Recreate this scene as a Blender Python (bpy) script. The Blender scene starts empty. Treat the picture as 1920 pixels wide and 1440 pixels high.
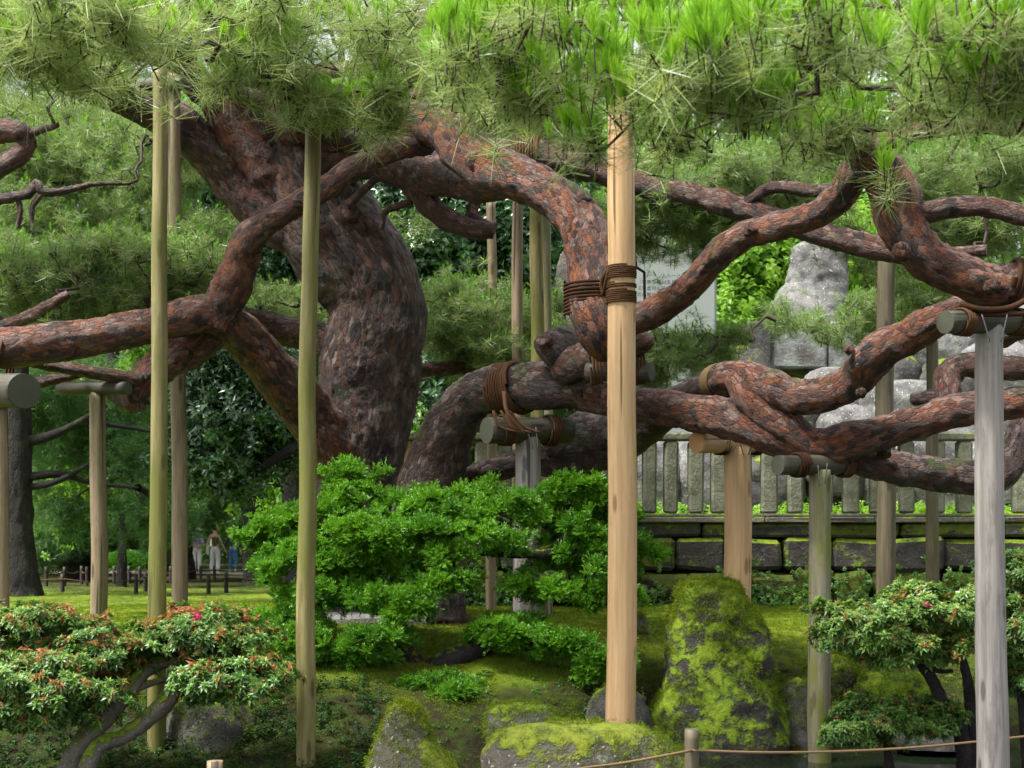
import bpy, bmesh, math, random
import numpy as np
from mathutils import Vector, Matrix

random.seed(7)
RNG = np.random.default_rng(7)
S = bpy.context.scene
COL = S.collection

# ------------------------------------------------------------------ camera, sky, sun, exposure
F, CX, HY, EYE = 2666.67, 960.0, 1000.0, 1.65       # focal length in photo pixels, horizon row, eye height
cam = bpy.data.cameras.new('camera')
cam.lens = 50; cam.sensor_width = 36; cam.clip_start = 0.1; cam.clip_end = 900
cam.shift_y = (HY - 720) / 1920
cam.dof.use_dof = True; cam.dof.focus_distance = 11.8; cam.dof.aperture_fstop = 4.5
camo = bpy.data.objects.new('camera', cam); COL.objects.link(camo)
camo.location = (0, 0, EYE); camo.rotation_euler = (math.radians(90), 0, 0)
S.camera = camo

SUN_EL, SUN_AZ = math.radians(60), math.radians(-118)  # azimuth from +Y towards +X
w = bpy.data.worlds.new('World'); S.world = w; w.use_nodes = True
wt = w.node_tree; wt.nodes.clear()
sky = wt.nodes.new('ShaderNodeTexSky'); sky.sky_type = 'NISHITA'; sky.sun_disc = False
sky.sun_elevation = SUN_EL; sky.sun_rotation = SUN_AZ; sky.dust_density = 4.0; sky.air_density = 1.0
hs = wt.nodes.new('ShaderNodeHueSaturation'); hs.inputs['Saturation'].default_value = 0.22
bg = wt.nodes.new('ShaderNodeBackground'); bg.inputs['Strength'].default_value = 0.12
wo = wt.nodes.new('ShaderNodeOutputWorld')
wt.links.new(sky.outputs[0], hs.inputs['Color']); wt.links.new(hs.outputs[0], bg.inputs['Color'])
wt.links.new(bg.outputs[0], wo.inputs['Surface'])
sl = bpy.data.lights.new('sun', 'SUN'); sl.energy = 2.6; sl.angle = math.radians(11); sl.color = (1, .965, .9)
so = bpy.data.objects.new('sun', sl); COL.objects.link(so)
sd = Vector((math.sin(SUN_AZ) * math.cos(SUN_EL), math.cos(SUN_AZ) * math.cos(SUN_EL), math.sin(SUN_EL)))
so.rotation_euler = sd.to_track_quat('Z', 'Y').to_euler(); so.location = sd * 60
S.view_settings.view_transform = 'Standard'; S.view_settings.look = 'None'
S.view_settings.gamma = 1; S.view_settings.exposure = 1.75
S.cycles.use_denoising = True
S.cycles.max_bounces = 7; S.cycles.diffuse_bounces = 4; S.cycles.glossy_bounces = 3
S.cycles.transmission_bounces = 4; S.cycles.transparent_max_bounces = 6

# ------------------------------------------------------------------ helpers
def P(px, py, D):                                   # a photo pixel at a real distance -> world point
    return np.array(((px - CX) / F * D, D, EYE - (py - HY) / F * D))

def tag(o, label=None, cat=None, group=None, kind=None):
    if label: o['label'] = label
    if cat: o['category'] = cat
    if group: o['group'] = group
    if kind: o['kind'] = kind
    return o

def empty(name, loc=(0, 0, 0)):
    o = bpy.data.objects.new(name, None); COL.objects.link(o)
    o.location = tuple(float(v) for v in loc); o.empty_display_size = .1
    return o

def link(name, me, parent=None, keep=True):
    o = bpy.data.objects.new(name, me); COL.objects.link(o)
    if parent is not None:
        o.parent = parent
        if keep:                                    # mesh is in world space; undo the parents' offset
            t = Vector((0, 0, 0)); q = parent
            while q is not None:
                t += q.location; q = q.parent
            o.location = -t
    return o

def mesh(name, V, faces, mats=(), smooth=True, attrs=None, mi=None):
    """V (n,3) array; faces: list of index arrays (m,3) / (m,4)"""
    me = bpy.data.meshes.new(name)
    V = np.asarray(V, dtype=np.float32).reshape(-1, 3)
    faces = [np.asarray(f, dtype=np.int32) for f in faces if len(f)]
    me.vertices.add(len(V)); me.vertices.foreach_set('co', V.ravel())
    if faces:
        li = np.concatenate([f.ravel() for f in faces])
        tot = np.concatenate([np.full(len(f), f.shape[1], dtype=np.int32) for f in faces])
        st = np.concatenate(([0], np.cumsum(tot)[:-1])).astype(np.int32)
        me.loops.add(len(li)); me.loops.foreach_set('vertex_index', li)
        me.polygons.add(len(tot)); me.polygons.foreach_set('loop_start', st); me.polygons.foreach_set('loop_total', tot)
        me.polygons.foreach_set('use_smooth', np.full(len(tot), smooth, dtype=bool))
        if mi is not None: me.polygons.foreach_set('material_index', np.asarray(mi, dtype=np.int32))
    for m in mats: me.materials.append(m)
    for k, a in (attrs or {}).items():
        a = np.asarray(a, dtype=np.float32)
        at = me.attributes.new(k, 'FLOAT_VECTOR' if a.ndim == 2 else 'FLOAT', 'POINT')
        at.data.foreach_set('vector' if a.ndim == 2 else 'value', a.ravel())
    me.update(calc_edges=True); me.validate()
    return me

def h3(i, j, k, s=0):
    n = (i.astype(np.int64) * 374761393 + j.astype(np.int64) * 668265263 + k.astype(np.int64) * 2147483647 + s * 974634777)
    n = (n ^ (n >> 13)) * 1274126177
    n = n ^ (n >> 16)
    return ((n & 0xffffff) / float(0xffffff))

def vnoise(p, s=0):
    p = np.asarray(p, float); b = np.floor(p); f = p - b; f = f * f * (3 - 2 * f); b = b.astype(np.int64)
    r = 0
    for dx in (0, 1):
        for dy in (0, 1):
            for dz in (0, 1):
                wgt = (f[:, 0] if dx else 1 - f[:, 0]) * (f[:, 1] if dy else 1 - f[:, 1]) * (f[:, 2] if dz else 1 - f[:, 2])
                r = r + wgt * h3(b[:, 0] + dx, b[:, 1] + dy, b[:, 2] + dz, s)
    return r * 2 - 1

def fbm(p, o=4, s=0):
    a, r = 1.0, 0
    p = np.asarray(p, float)
    for i in range(o):
        r = r + a * vnoise(p, s + i); p = p * 2.03 + 3.1; a *= .5
    return r / 1.9

def voro(p, s=0):
    b = np.floor(p).astype(np.int64); d1 = np.full(len(p), 9.); d2 = d1.copy(); idr = np.zeros(len(p))
    for dx in (-1, 0, 1):
        for dy in (-1, 0, 1):
            for dz in (-1, 0, 1):
                c = b + np.array((dx, dy, dz))
                q = np.stack([c[:, k] + h3(c[:, 0], c[:, 1], c[:, 2], s + 11 * k) for k in range(3)], 1)
                d = np.linalg.norm(q - p, axis=1)
                n = d < d1
                d2 = np.where(n, d1, np.minimum(d2, d)); idr = np.where(n, h3(c[:, 0], c[:, 1], c[:, 2], s + 77), idr)
                d1 = np.where(n, d, d1)
    return d1, d2, idr

def crom(C, step):
    """resample control rows (x,y,z,r,...) by arc length with a Catmull-Rom curve"""
    C = np.asarray(C, float)
    E = np.vstack([2 * C[0] - C[1], C, 2 * C[-1] - C[-2]])
    out = []
    for i in range(1, len(E) - 2):
        t = np.linspace(0, 1, 24, endpoint=False)[:, None]
        p0, p1, p2, p3 = E[i - 1], E[i], E[i + 1], E[i + 2]
        out.append(.5 * ((2 * p1) + (-p0 + p2) * t + (2 * p0 - 5 * p1 + 4 * p2 - p3) * t ** 2 + (-p0 + 3 * p1 - 3 * p2 + p3) * t ** 3))
    out = np.vstack(out + [C[-1:]])
    L = np.concatenate(([0], np.cumsum(np.linalg.norm(np.diff(out[:, :3], axis=0), axis=1))))
    n = max(3, int(L[-1] / step) + 1)
    u = np.linspace(0, L[-1], n)
    R = np.stack([np.interp(u, L, out[:, k]) for k in range(out.shape[1])], 1)
    return R, u

def frames(Pts):
    T = np.gradient(Pts, axis=0); T /= np.linalg.norm(T, axis=1)[:, None] + 1e-9
    ref = np.array((0, 0, 1.)) if abs(T[0][2]) < .9 else np.array((0, -1., 0))
    N = np.cross(T[0], ref); N /= np.linalg.norm(N)
    Ns = [N]
    for i in range(1, len(T)):
        n = Ns[-1] - T[i] * np.dot(Ns[-1], T[i]); Ns.append(n / (np.linalg.norm(n) + 1e-9))
    Ns = np.array(Ns); B = np.cross(T, Ns)
    return T, Ns, B

def tube(C, seg=24, step=.03, lump=0., lumpf=1., plate=None, amp=0., seed=0, caps=(True, True), ang0=0., wob=0.):
    """swept tube -> V, quads, caps(list of polys as tri fans), bark coords, u"""
    R, u = crom(C, step)
    c = R[:, :3].copy(); r = np.maximum(R[:, 3], .001)
    if wob:
        c += np.stack([vnoise(np.stack([u * 1.3, u * 0 + k * 7.3, u * 0 + seed], 1)) for k in range(3)], 1) * wob
    T, N, B = frames(c)
    n = len(c); th = np.linspace(0, 2 * np.pi, seg, endpoint=False) + ang0
    cs, sn = np.cos(th), np.sin(th)
    dirs = N[:, None, :] * cs[None, :, None] + B[:, None, :] * sn[None, :, None]
    rr = np.repeat(r[:, None], seg, 1)
    uu = np.repeat(u[:, None], seg, 1)
    loc = np.stack([uu, rr * cs[None], rr * sn[None]], 2).reshape(-1, 3)
    fac = np.ones(n * seg)
    if lump:
        rm = np.mean(r)
        fac += lump * fbm(loc / (rm * lumpf) + seed * 3.7, 3, seed)
    V = c[:, None, :] + dirs * (rr * fac.reshape(n, seg))[:, :, None]
    V = V.reshape(-1, 3)
    bark = loc.copy()
    if plate:
        bark = loc / np.array((plate[0], plate[1], plate[1])) + seed * 1.37
        if amp:
            q = bark + np.stack([.5 * vnoise(bark * 1.1, 5 + z_) + .3 * vnoise(bark * 2.7, 15 + z_) for z_ in range(3)], 1)
            d1, d2, idr = voro(q, 3)
            e = np.clip((d2 - d1) / .28, 0, 1); e = e * e * (3 - 2 * e)
            ck = np.clip(.6 + .9 * vnoise(bark * .45, 21), 0, 1)
            d = amp * (e - 1) * .85 * ck + amp * .75 * (idr - .5) * e + amp * .9 * fbm(bark * 1.9, 3, 9)
            V += dirs.reshape(-1, 3) * d[:, None]
    i = np.arange(n - 1)[:, None] * seg; j = np.arange(seg)[None]; k = (j + 1) % seg
    Q = np.stack([i + j, i + k, i + seg + k, i + seg + j], 2).reshape(-1, 4)
    tris = []
    Vx = [V]; bx = [bark]; cnt = len(V)
    for e, on in ((0, caps[0]), (1, caps[1])):
        if not on: continue
        ring = np.arange(seg) + (0 if e == 0 else (n - 1) * seg)
        ctr = V[ring].mean(0) + (T[0] * -1 if e == 0 else T[-1]) * r[0 if e == 0 else -1] * .04
        Vx.append(ctr[None]); bx.append(bark[ring].mean(0)[None])
        a, b = ring, np.roll(ring, -1)
        tris.append(np.stack([np.full(seg, cnt), b, a], 1) if e == 0 else np.stack([np.full(seg, cnt), a, b], 1)); cnt += 1
    return np.vstack(Vx), Q, (np.vstack(tris) if tris else np.zeros((0, 3), int)), np.vstack(bx), R

def merge(parts):
    V, Fq, Ft, A = [], [], [], []; o = 0
    for v, q, t, b in parts:
        V.append(v); Fq.append(np.asarray(q).reshape(-1, 4) + o); Ft.append(np.asarray(t).reshape(-1, 3) + o); A.append(b); o += len(v)
    return np.vstack(V), np.vstack(Fq), np.vstack(Ft), np.vstack(A)

# ------------------------------------------------------------------ materials
def mat(name):
    m = bpy.data.materials.new(name); m.use_nodes = True; m.node_tree.nodes.clear()
    return m, m.node_tree

def nd(nt, typ, props=None, **inp):
    n = nt.nodes.new(typ)
    for k, v in (props or {}).items(): setattr(n, k, v)
    for k, v in inp.items():
        k = k.replace('_', ' ')
        s = n.inputs[int(k[1:])] if k[0] == 'i' and k[1:].isdigit() else n.inputs[k]
        if isinstance(v, bpy.types.NodeSocket): nt.links.new(v, s)
        else:
            if s.type == 'RGBA' and len(v) == 3: v = (*v, 1)
            s.default_value = v
    return n

def attr(nt, name, typ='GEOMETRY'):
    return nd(nt, 'ShaderNodeAttribute', dict(attribute_name=name, attribute_type=typ))

def math_(nt, op, a, b=0., clamp=False):
    return nd(nt, 'ShaderNodeMath', dict(operation=op, use_clamp=clamp), i0=a, i1=b).outputs[0]

def mixc(nt, f, a, b, blend='MIX'):
    n = nd(nt, 'ShaderNodeMix', dict(data_type='RGBA', blend_type=blend))
    for s, v in ((n.inputs[0], f), (n.inputs[6], a), (n.inputs[7], b)):
        if isinstance(v, bpy.types.NodeSocket): nt.links.new(v, s)
        else: s.default_value = v if not hasattr(v, '__len__') else (*v, 1)
    return n.outputs[2]

def ramp(nt, f, a, b):                              # smooth threshold
    return nd(nt, 'ShaderNodeMapRange', dict(interpolation_type='SMOOTHSTEP'), Value=f, From_Min=a, From_Max=b).outputs[0]

def noise(nt, vec, scale, detail=4, rough=.55, dist=0.):
    return nd(nt, 'ShaderNodeTexNoise', None, Vector=vec, Scale=scale, Detail=detail, Roughness=rough, Distortion=dist)

def scalev(nt, vec, s):
    return nd(nt, 'ShaderNodeVectorMath', dict(operation='MULTIPLY'), i0=vec, i1=s).outputs[0]

def finish(nt, color, rough=.7, bump=None, bstr=.4, bdist=.01, spec=.4):
    kw = dict(Base_Color=color, Roughness=rough)
    p = nd(nt, 'ShaderNodeBsdfPrincipled', None, **kw)
    p.inputs['Specular IOR Level'].default_value = spec
    if bump is not None:
        b = nd(nt, 'ShaderNodeBump', None, Strength=bstr, Distance=bdist, Height=bump)
        nt.links.new(b.outputs[0], p.inputs['Normal'])
    o = nd(nt, 'ShaderNodeOutputMaterial', None, Surface=p.outputs[0])
    return p

def normz(nt):
    g = nd(nt, 'ShaderNodeNewGeometry'); s = nd(nt, 'ShaderNodeSeparateXYZ', None, Vector=g.outputs['Normal'])
    return s.outputs[2], g.outputs['Position']

def bark_mat(name, c_dark, c_mid, c_hot, c_pale, moss=.0, pale=.5, rough=.52):
    m, nt = mat(name)
    a = attr(nt, 'bark').outputs['Vector']
    tone = attr(nt, 'tone').outputs['Fac']
    nz, pos = normz(nt)
    wn = noise(nt, a, 1.3, 5, .65)
    d = nd(nt, 'ShaderNodeVectorMath', dict(operation='MULTIPLY_ADD'), i0=wn.outputs['Color'], i1=(1.5, 1.5, 1.5), i2=a).outputs[0]
    ed = nd(nt, 'ShaderNodeTexVoronoi', dict(feature='DISTANCE_TO_EDGE'), Vector=d, Scale=1.).outputs['Distance']
    cell = nd(nt, 'ShaderNodeTexVoronoi', dict(feature='F1'), Vector=d, Scale=1.)
    cs = nd(nt, 'ShaderNodeSeparateColor', None, Color=cell.outputs['Color'])
    big = noise(nt, pos, 2.3, 3).outputs[0]
    fine = noise(nt, a, 5.5, 6, .7).outputs[0]
    c = mixc(nt, ramp(nt, cs.outputs[0], .1, .9), c_dark, c_mid)
    hot = math_(nt, 'MULTIPLY', ramp(nt, math_(nt, 'ADD', cs.outputs[1], math_(nt, 'MULTIPLY', big, 1.2)), .75, 1.45), tone)
    c = mixc(nt, hot, c, c_hot)
    up = ramp(nt, nz, -.2, 1.)
    pf = math_(nt, 'MULTIPLY', ramp(nt, math_(nt, 'ADD', cs.outputs[2], math_(nt, 'MULTIPLY', up, .45)), .62, 1.15), pale)
    c = mixc(nt, math_(nt, 'MULTIPLY', pf, ramp(nt, fine, .3, .6)), c, c_pale)
    blot = ramp(nt, noise(nt, pos, 5.5, 4, .6).outputs[0], .60, .68)
    c = mixc(nt, math_(nt, 'MULTIPLY', blot, .8), c, (.010, .008, .008))
    c = mixc(nt, math_(nt, 'MULTIPLY', fine, .55), c, mixc(nt, .5, c, (.008, .005, .005)), )
    crack = math_(nt, 'MULTIPLY', ramp(nt, ed, .09, .0), ramp(nt, noise(nt, a, .55, 4, .6).outputs[0], .38, .6))
    c = mixc(nt, math_(nt, 'MULTIPLY', crack, .6), c, (.008, .005, .005))
    fib = noise(nt, scalev(nt, a, (.9, 4.5, 4.5)), 1., 5, .7).outputs[0]
    c = mixc(nt, math_(nt, 'MULTIPLY', ramp(nt, fib, .48, .64), .6), c, (.010, .006, .006))
    c = mixc(nt, math_(nt, 'MULTIPLY', ramp(nt, fib, .42, .3), .16), c, c_pale)
    if moss:
        mm = math_(nt, 'MULTIPLY', ramp(nt, noise(nt, pos, 3.4, 5, .65).outputs[0], .60 - moss * .16, .72 - moss * .1), math_(nt, 'ADD', .25, math_(nt, 'MULTIPLY', up, .75)))
        c = mixc(nt, mm, c, (.05, .085, .014))
    h = math_(nt, 'ADD', math_(nt, 'MULTIPLY', ramp(nt, ed, 0., .16), 1.), math_(nt, 'ADD', math_(nt, 'MULTIPLY', fine, 1.), math_(nt, 'MULTIPLY', fib, 1.1)))
    r = math_(nt, 'ADD', rough, math_(nt, 'MULTIPLY', fine, .25))
    finish(nt, c, r, h, 1., .022, .45)
    return m

def wood_mat(name, base, dark, light, moss=0., stain=.3, mosscol=(.16, .19, .022), rough=.65):
    m, nt = mat(name)
    a = attr(nt, 'bark').outputs['Vector']
    g = noise(nt, scalev(nt, a, (1.6, 34, 34)), 1., 5, .65).outputs[0]
    g2 = noise(nt, scalev(nt, a, (.5, 11, 11)), 1., 3, .5).outputs[0]
    bl = noise(nt, scalev(nt, a, (2.2, 12, 12)), 1., 6, .68).outputs[0]
    c = mixc(nt, ramp(nt, g, .30, .70), tuple(v * .85 for v in base), light)
    c = mixc(nt, math_(nt, 'MULTIPLY', ramp(nt, g2, .5, .75), .4), c, dark)
    cr = ramp(nt, noise(nt, scalev(nt, a, (.35, 16, 16)), 1., 2, .4).outputs[0], .655, .685)
    c = mixc(nt, math_(nt, 'MULTIPLY', cr, .85), c, tuple(v * .3 for v in dark))
    c = mixc(nt, math_(nt, 'MULTIPLY', ramp(nt, bl, .52, .66), stain), c, dark)
    kn = nd(nt, 'ShaderNodeTexVoronoi', dict(feature='F1'), Vector=scalev(nt, a, (2.1, 8, 8)), Scale=1.).outputs['Distance']
    c = mixc(nt, math_(nt, 'MULTIPLY', ramp(nt, kn, .20, .10), .75), c, tuple(v * .5 for v in dark))
    if moss:
        mo = ramp(nt, noise(nt, scalev(nt, a, (1.1, 7, 7)), 1., 6, .68).outputs[0], .62 - .35 * moss, .78 - .25 * moss)
        c = mixc(nt, math_(nt, 'MULTIPLY', mo, .9), c, mosscol)
    finish(nt, c, rough, math_(nt, 'SUBTRACT', g, math_(nt, 'MULTIPLY', cr, 1.2)), .35, .006, .35)
    return m

def rock_mat(name, c1, c2, moss=.5, lichen=.3, mossA=(.155, .205, .012), mossB=(.05, .095, .008), scale=1.):
    m, nt = mat(name)
    nz, pos = normz(nt)
    n1 = noise(nt, pos, 3.2 * scale, 6, .62).outputs[0]
    n2 = noise(nt, pos, 14 * scale, 5, .65).outputs[0]
    n3 = noise(nt, pos, 46 * scale, 4, .7).outputs[0]
    c = mixc(nt, ramp(nt, n1, .35, .65), c1, c2)
    c = mixc(nt, math_(nt, 'MULTIPLY', n3, .5), c, tuple(v * .25 for v in c1))
    sp = ramp(nt, noise(nt, pos, 30 * scale, 3, .6).outputs[0], .63, .67)
    c = mixc(nt, math_(nt, 'MULTIPLY', sp, lichen), c, (.42, .43, .36))
    lb = ramp(nt, noise(nt, pos, 7 * scale, 6, .7).outputs[0], .58, .66)
    c = mixc(nt, math_(nt, 'MULTIPLY', lb, lichen * .8), c, (.20, .24, .15))
    mv = math_(nt, 'ADD', math_(nt, 'MULTIPLY', nz, .30), math_(nt, 'ADD', math_(nt, 'MULTIPLY', n1, .75), math_(nt, 'MULTIPLY', n2, .35)))
    mk = ramp(nt, mv, .95 - moss * .62, 1.06 - moss * .62)
    mc = mixc(nt, ramp(nt, math_(nt, 'ADD', math_(nt, 'MULTIPLY', n2, .6), math_(nt, 'MULTIPLY', n1, .5)), .42, .68), mossB, mossA)
    c = mixc(nt, mk, c, mc)
    h = math_(nt, 'ADD', math_(nt, 'MULTIPLY', n2, 1.), math_(nt, 'ADD', math_(nt, 'MULTIPLY', n3, .45), math_(nt, 'MULTIPLY', mk, .9)))
    finish(nt, c, .85, h, .8, .03, .25)
    return m

def leaf_mat(name, ca, cb, trans=.35, rough=.45, gloss=.05):
    m, nt = mat(name)
    t = attr(nt, 'tint', 'INSTANCER').outputs['Fac']
    rnd = nd(nt, 'ShaderNodeObjectInfo').outputs['Random']
    f = math_(nt, 'ADD', math_(nt, 'MULTIPLY', t, .75), math_(nt, 'MULTIPLY', rnd, .25), True)
    c = mixc(nt, f, ca, cb)
    d = nd(nt, 'ShaderNodeBsdfDiffuse', None, Color=c)
    tr = nd(nt, 'ShaderNodeBsdfTranslucent', None, Color=mixc(nt, .5, c, mixc(nt, 1., c, (1.5, 1.4, .5), 'MULTIPLY')))
    mx = nd(nt, 'ShaderNodeMixShader', None, i0=trans, i1=d.outputs[0], i2=tr.outputs[0])
    gl = nd(nt, 'ShaderNodeBsdfGlossy', None, Color=(1, 1, 1), Roughness=rough)
    lw = nd(nt, 'ShaderNodeLayerWeight', None, Blend=.25)
    fr = math_(nt, 'ADD', gloss * .4, math_(nt, 'MULTIPLY', lw.outputs['Fresnel'], gloss * .9))
    mg = nd(nt, 'ShaderNodeMixShader', None, i0=fr, i1=mx.outputs[0], i2=gl.outputs[0])
    nd(nt, 'ShaderNodeOutputMaterial', None, Surface=mg.outputs[0])
    return m

def plain_mat(name, col, rough=.8, vary=.25, scale=30., spec=.3, bstr=.3):
    m, nt = mat(name)
    nz, pos = normz(nt)
    n = noise(nt, pos, scale, 4, .6).outputs[0]
    c = mixc(nt, math_(nt, 'MULTIPLY', n, vary * 2), col, tuple(v * .35 for v in col))
    finish(nt, c, rough, n, bstr, .004, spec)
    return m

M = {}
M['bark'] = bark_mat('pine bark', (.016, .007, .007), (.105, .032, .020), (.33, .095, .026), (.40, .28, .23), moss=.20, pale=.75, rough=.42)
M['bark_trunk'] = bark_mat('old trunk bark', (.014, .010, .010), (.075, .044, .038), (.29, .088, .030), (.36, .28, .25), moss=.45, pale=.75, rough=.42)
M['bark_far'] = bark_mat('dark tree bark', (.006, .005, .0045), (.017, .0135, .0115), (.025, .017, .011), (.08, .072, .066), moss=.5, pale=.25, rough=.8)
M['twig'] = plain_mat('twig bark', (.040, .022, .018), .7, .4, 40)
M['twig_dark'] = plain_mat('dark wet twig', (.016, .012, .012), .5, .4, 40, .5)
M['azalea_bark'] = rock_mat('azalea bark with moss', (.10, .09, .07), (.19, .17, .14), moss=.48, lichen=.3, scale=2.)
M['yew_bark'] = rock_mat('yew bark with moss', (.018, .014, .015), (.04, .033, .034), moss=.36, lichen=.1, scale=2.)
M['pole_green'] = wood_mat('old green pole', (.150, .125, .040), (.065, .055, .020), (.24, .205, .085), moss=.62, mosscol=(.105, .110, .016), stain=.55)
M['pole_brown'] = wood_mat('brown pole', (.175, .125, .072), (.07, .05, .03), (.26, .20, .125), moss=.28, mosscol=(.10, .11, .02), stain=.55)
M['pole_dark'] = wood_mat('dark weathered pole', (.075, .062, .034), (.03, .026, .017), (.12, .10, .06), moss=.3, mosscol=(.07, .08, .015), stain=.5)
M['pole_grey'] = wood_mat('silvery weathered pole', (.20, .18, .165), (.09, .075, .068), (.30, .275, .255), moss=.06, stain=.5)
M['pole_fresh'] = wood_mat('freshly peeled pole', (.50, .315, .155), (.30, .155, .062), (.56, .37, .195), stain=.30, rough=.5)
M['pole_moss'] = wood_mat('mossy grey pole', (.165, .14, .10), (.065, .055, .038), (.25, .22, .17), moss=.6, mosscol=(.12, .14, .014), stain=.5)
M['stake'] = wood_mat('wet dark stake', (.022, .018, .014), (.01, .009, .008), (.04, .034, .027), moss=.1)
M['log_grey'] = wood_mat('grey log', (.042, .037, .025), (.016, .014, .010), (.075, .068, .05), moss=.35, mosscol=(.035, .040, .009), stain=.6)
M['cut'] = plain_mat('weathered log end', (.075, .08, .055), .8, .3, 18)
M['cut_fresh'] = plain_mat('fresh log end', (.50, .27, .12), .7, .2, 18)
M['rope'] = plain_mat('palm fibre rope', (.115, .056, .027), .9, .45, 140, .15, .8)
M['rope_pale'] = plain_mat('pale straw rope', (.22, .145, .075), .9, .35, 140, .15, .8)
M['matting'] = plain_mat('palm fibre matting', (.070, .034, .020), .95, .5, 90, .1, .9)
M['iron'] = plain_mat('iron staple', (.09, .095, .10), .45, .2, 60, .5)
M['rock'] = rock_mat('mossy boulder', (.034, .031, .027), (.09, .082, .068), moss=.65, lichen=.25, mossA=(.16, .23, .012), mossB=(.055, .10, .008))
M['rock_bare'] = rock_mat('lichen rock', (.075, .068, .052), (.16, .145, .115), moss=.54, lichen=.8, mossA=(.15, .18, .014), mossB=(.065, .085, .012))
M['rock_pile'] = rock_mat('grey rock pile', (.085, .082, .082), (.25, .245, .235), moss=.14, lichen=.9)
M['rock_dark'] = rock_mat('dark rock', (.05, .048, .045), (.12, .115, .105), moss=.42, lichen=.25)
M['wall_stone'] = rock_mat('wall stone', (.034, .031, .027), (.082, .074, .064), moss=.56, lichen=.2)
M['wall_moss'] = rock_mat('mossy wall stone', (.04, .036, .032), (.09, .083, .072), moss=.88, lichen=.15, mossA=(.085, .105, .010), mossB=(.03, .045, .006))
M['coping'] = rock_mat('coping stone', (.085, .08, .062), (.16, .155, .12), moss=.36, lichen=.4)
M['fence_stone'] = rock_mat('stone baluster', (.125, .13, .085), (.235, .24, .17), moss=.30, lichen=.4, scale=1.6)
M['ochre_stone'] = rock_mat('ochre lichen stone', (.34, .15, .015), (.26, .20, .10), moss=.15, lichen=.4)
M['granite'] = plain_mat('pale stele stone', (.27, .30, .28), .8, .22, 60)
M['stele_dark'] = rock_mat('dark stele stone', (.10, .09, .075), (.17, .155, .13), moss=.05, lichen=1., scale=1.3)
M['ink'] = plain_mat('carved lettering', (.05, .055, .05), .9, .1)
M['pedestal'] = rock_mat('stained pedestal', (.09, .085, .075), (.27, .29, .275), moss=.16, lichen=.7)
M['slab'] = rock_mat('wet stone slab', (.22, .22, .20), (.34, .34, .31), moss=.10, lichen=.2)
M['path'] = plain_mat('pale gravel path', (.52, .48, .42), .9, .2, 8)
M['needle'] = leaf_mat('old pine needles', (0.19, 0.275, 0.095), (0.36, 0.45, 0.18), 0.42, 0.4, 0.05)
M['needle_new'] = leaf_mat('new pine needles', (0.13, 0.34, 0.022), (0.33, 0.56, 0.04), 0.45, 0.4, 0.03)
M['needle_bg'] = leaf_mat('background pine needles', (0.125, 0.205, 0.07), (0.27, 0.36, 0.14), 0.42, 0.4, 0.05)  # duller green for the rear crown and the second pine
M['needle_bg_new'] = leaf_mat('background new needles', (0.1, 0.28, 0.028), (0.23, 0.43, 0.055), 0.45, 0.4, 0.04)  # duller green for the young needles at the rear
M['yew'] = leaf_mat('yew leaf', (0.028, 0.125, 0.006), (0.15, 0.36, 0.012), 0.38, 0.4, 0.05)
M['azalea'] = leaf_mat('azalea leaf', (0.035, 0.105, 0.022), (0.13, 0.24, 0.05), 0.3, 0.35, 0.06)
M['azalea_tip'] = leaf_mat('azalea young leaf', (0.12, 0.24, 0.03), (0.28, 0.38, 0.08), 0.38, 0.35, 0.05)
M['wither'] = leaf_mat('withered azalea flower', (0.22, 0.085, 0.03), (0.46, 0.23, 0.1), 0.35, 0.6, 0.02)
M['pink'] = leaf_mat('pink azalea flower', (.55, .04, .16), (.7, .09, .25), .4, .5, .02)
M['camellia'] = leaf_mat('dark glossy leaf', (0.012, 0.055, 0.014), (0.045, 0.135, 0.024), 0.25, 0.3, 0.13)
M['broad'] = leaf_mat('green leaf', (0.035, 0.12, 0.014), (0.14, 0.29, 0.03), 0.5, 0.4, 0.05)
M['maple'] = leaf_mat('bright maple leaf', (.11, .27, .025), (.26, .44, .05), .55, .45, .04)
M['fir'] = leaf_mat('dark conifer needle', (0.04, 0.115, 0.03), (0.12, 0.25, 0.06), 0.4, 0.4, 0.05)
M['under'] = leaf_mat('shaded undergrowth leaf', (.014, .045, .010), (.04, .10, .02), .3, .5, .02)  # greens darkened to carry the deep shade under the azalea
M['grass'] = leaf_mat('short grass', (.06, .13, .010), (.17, .24, .018), .35, .5, .03)
M['mossfuzz'] = leaf_mat('moss fuzz', (0.06, 0.115, 0.006), (0.2, 0.25, 0.014), 0.3, 0.7, 0.01)
M['litter'] = leaf_mat('brown fallen needle', (.07, .032, .014), (.16, .075, .03), .1, .8, .01)
M['fern'] = leaf_mat('fern leaf', (.05, .15, .03), (.13, .27, .05), .4, .45, .05)

# ------------------------------------------------------------------ ground
def yw(X):                                          # far water edge right of the left bank
    X = np.asarray(X, float)
    t = np.clip((X - .40) / .75, 0, 1); t = t * t * (3 - 2 * t)
    return 9.62 + t * 1.42 + .10 * np.sin(X * 2.1 + .5) + .06 * np.sin(X * 5.3)

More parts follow.
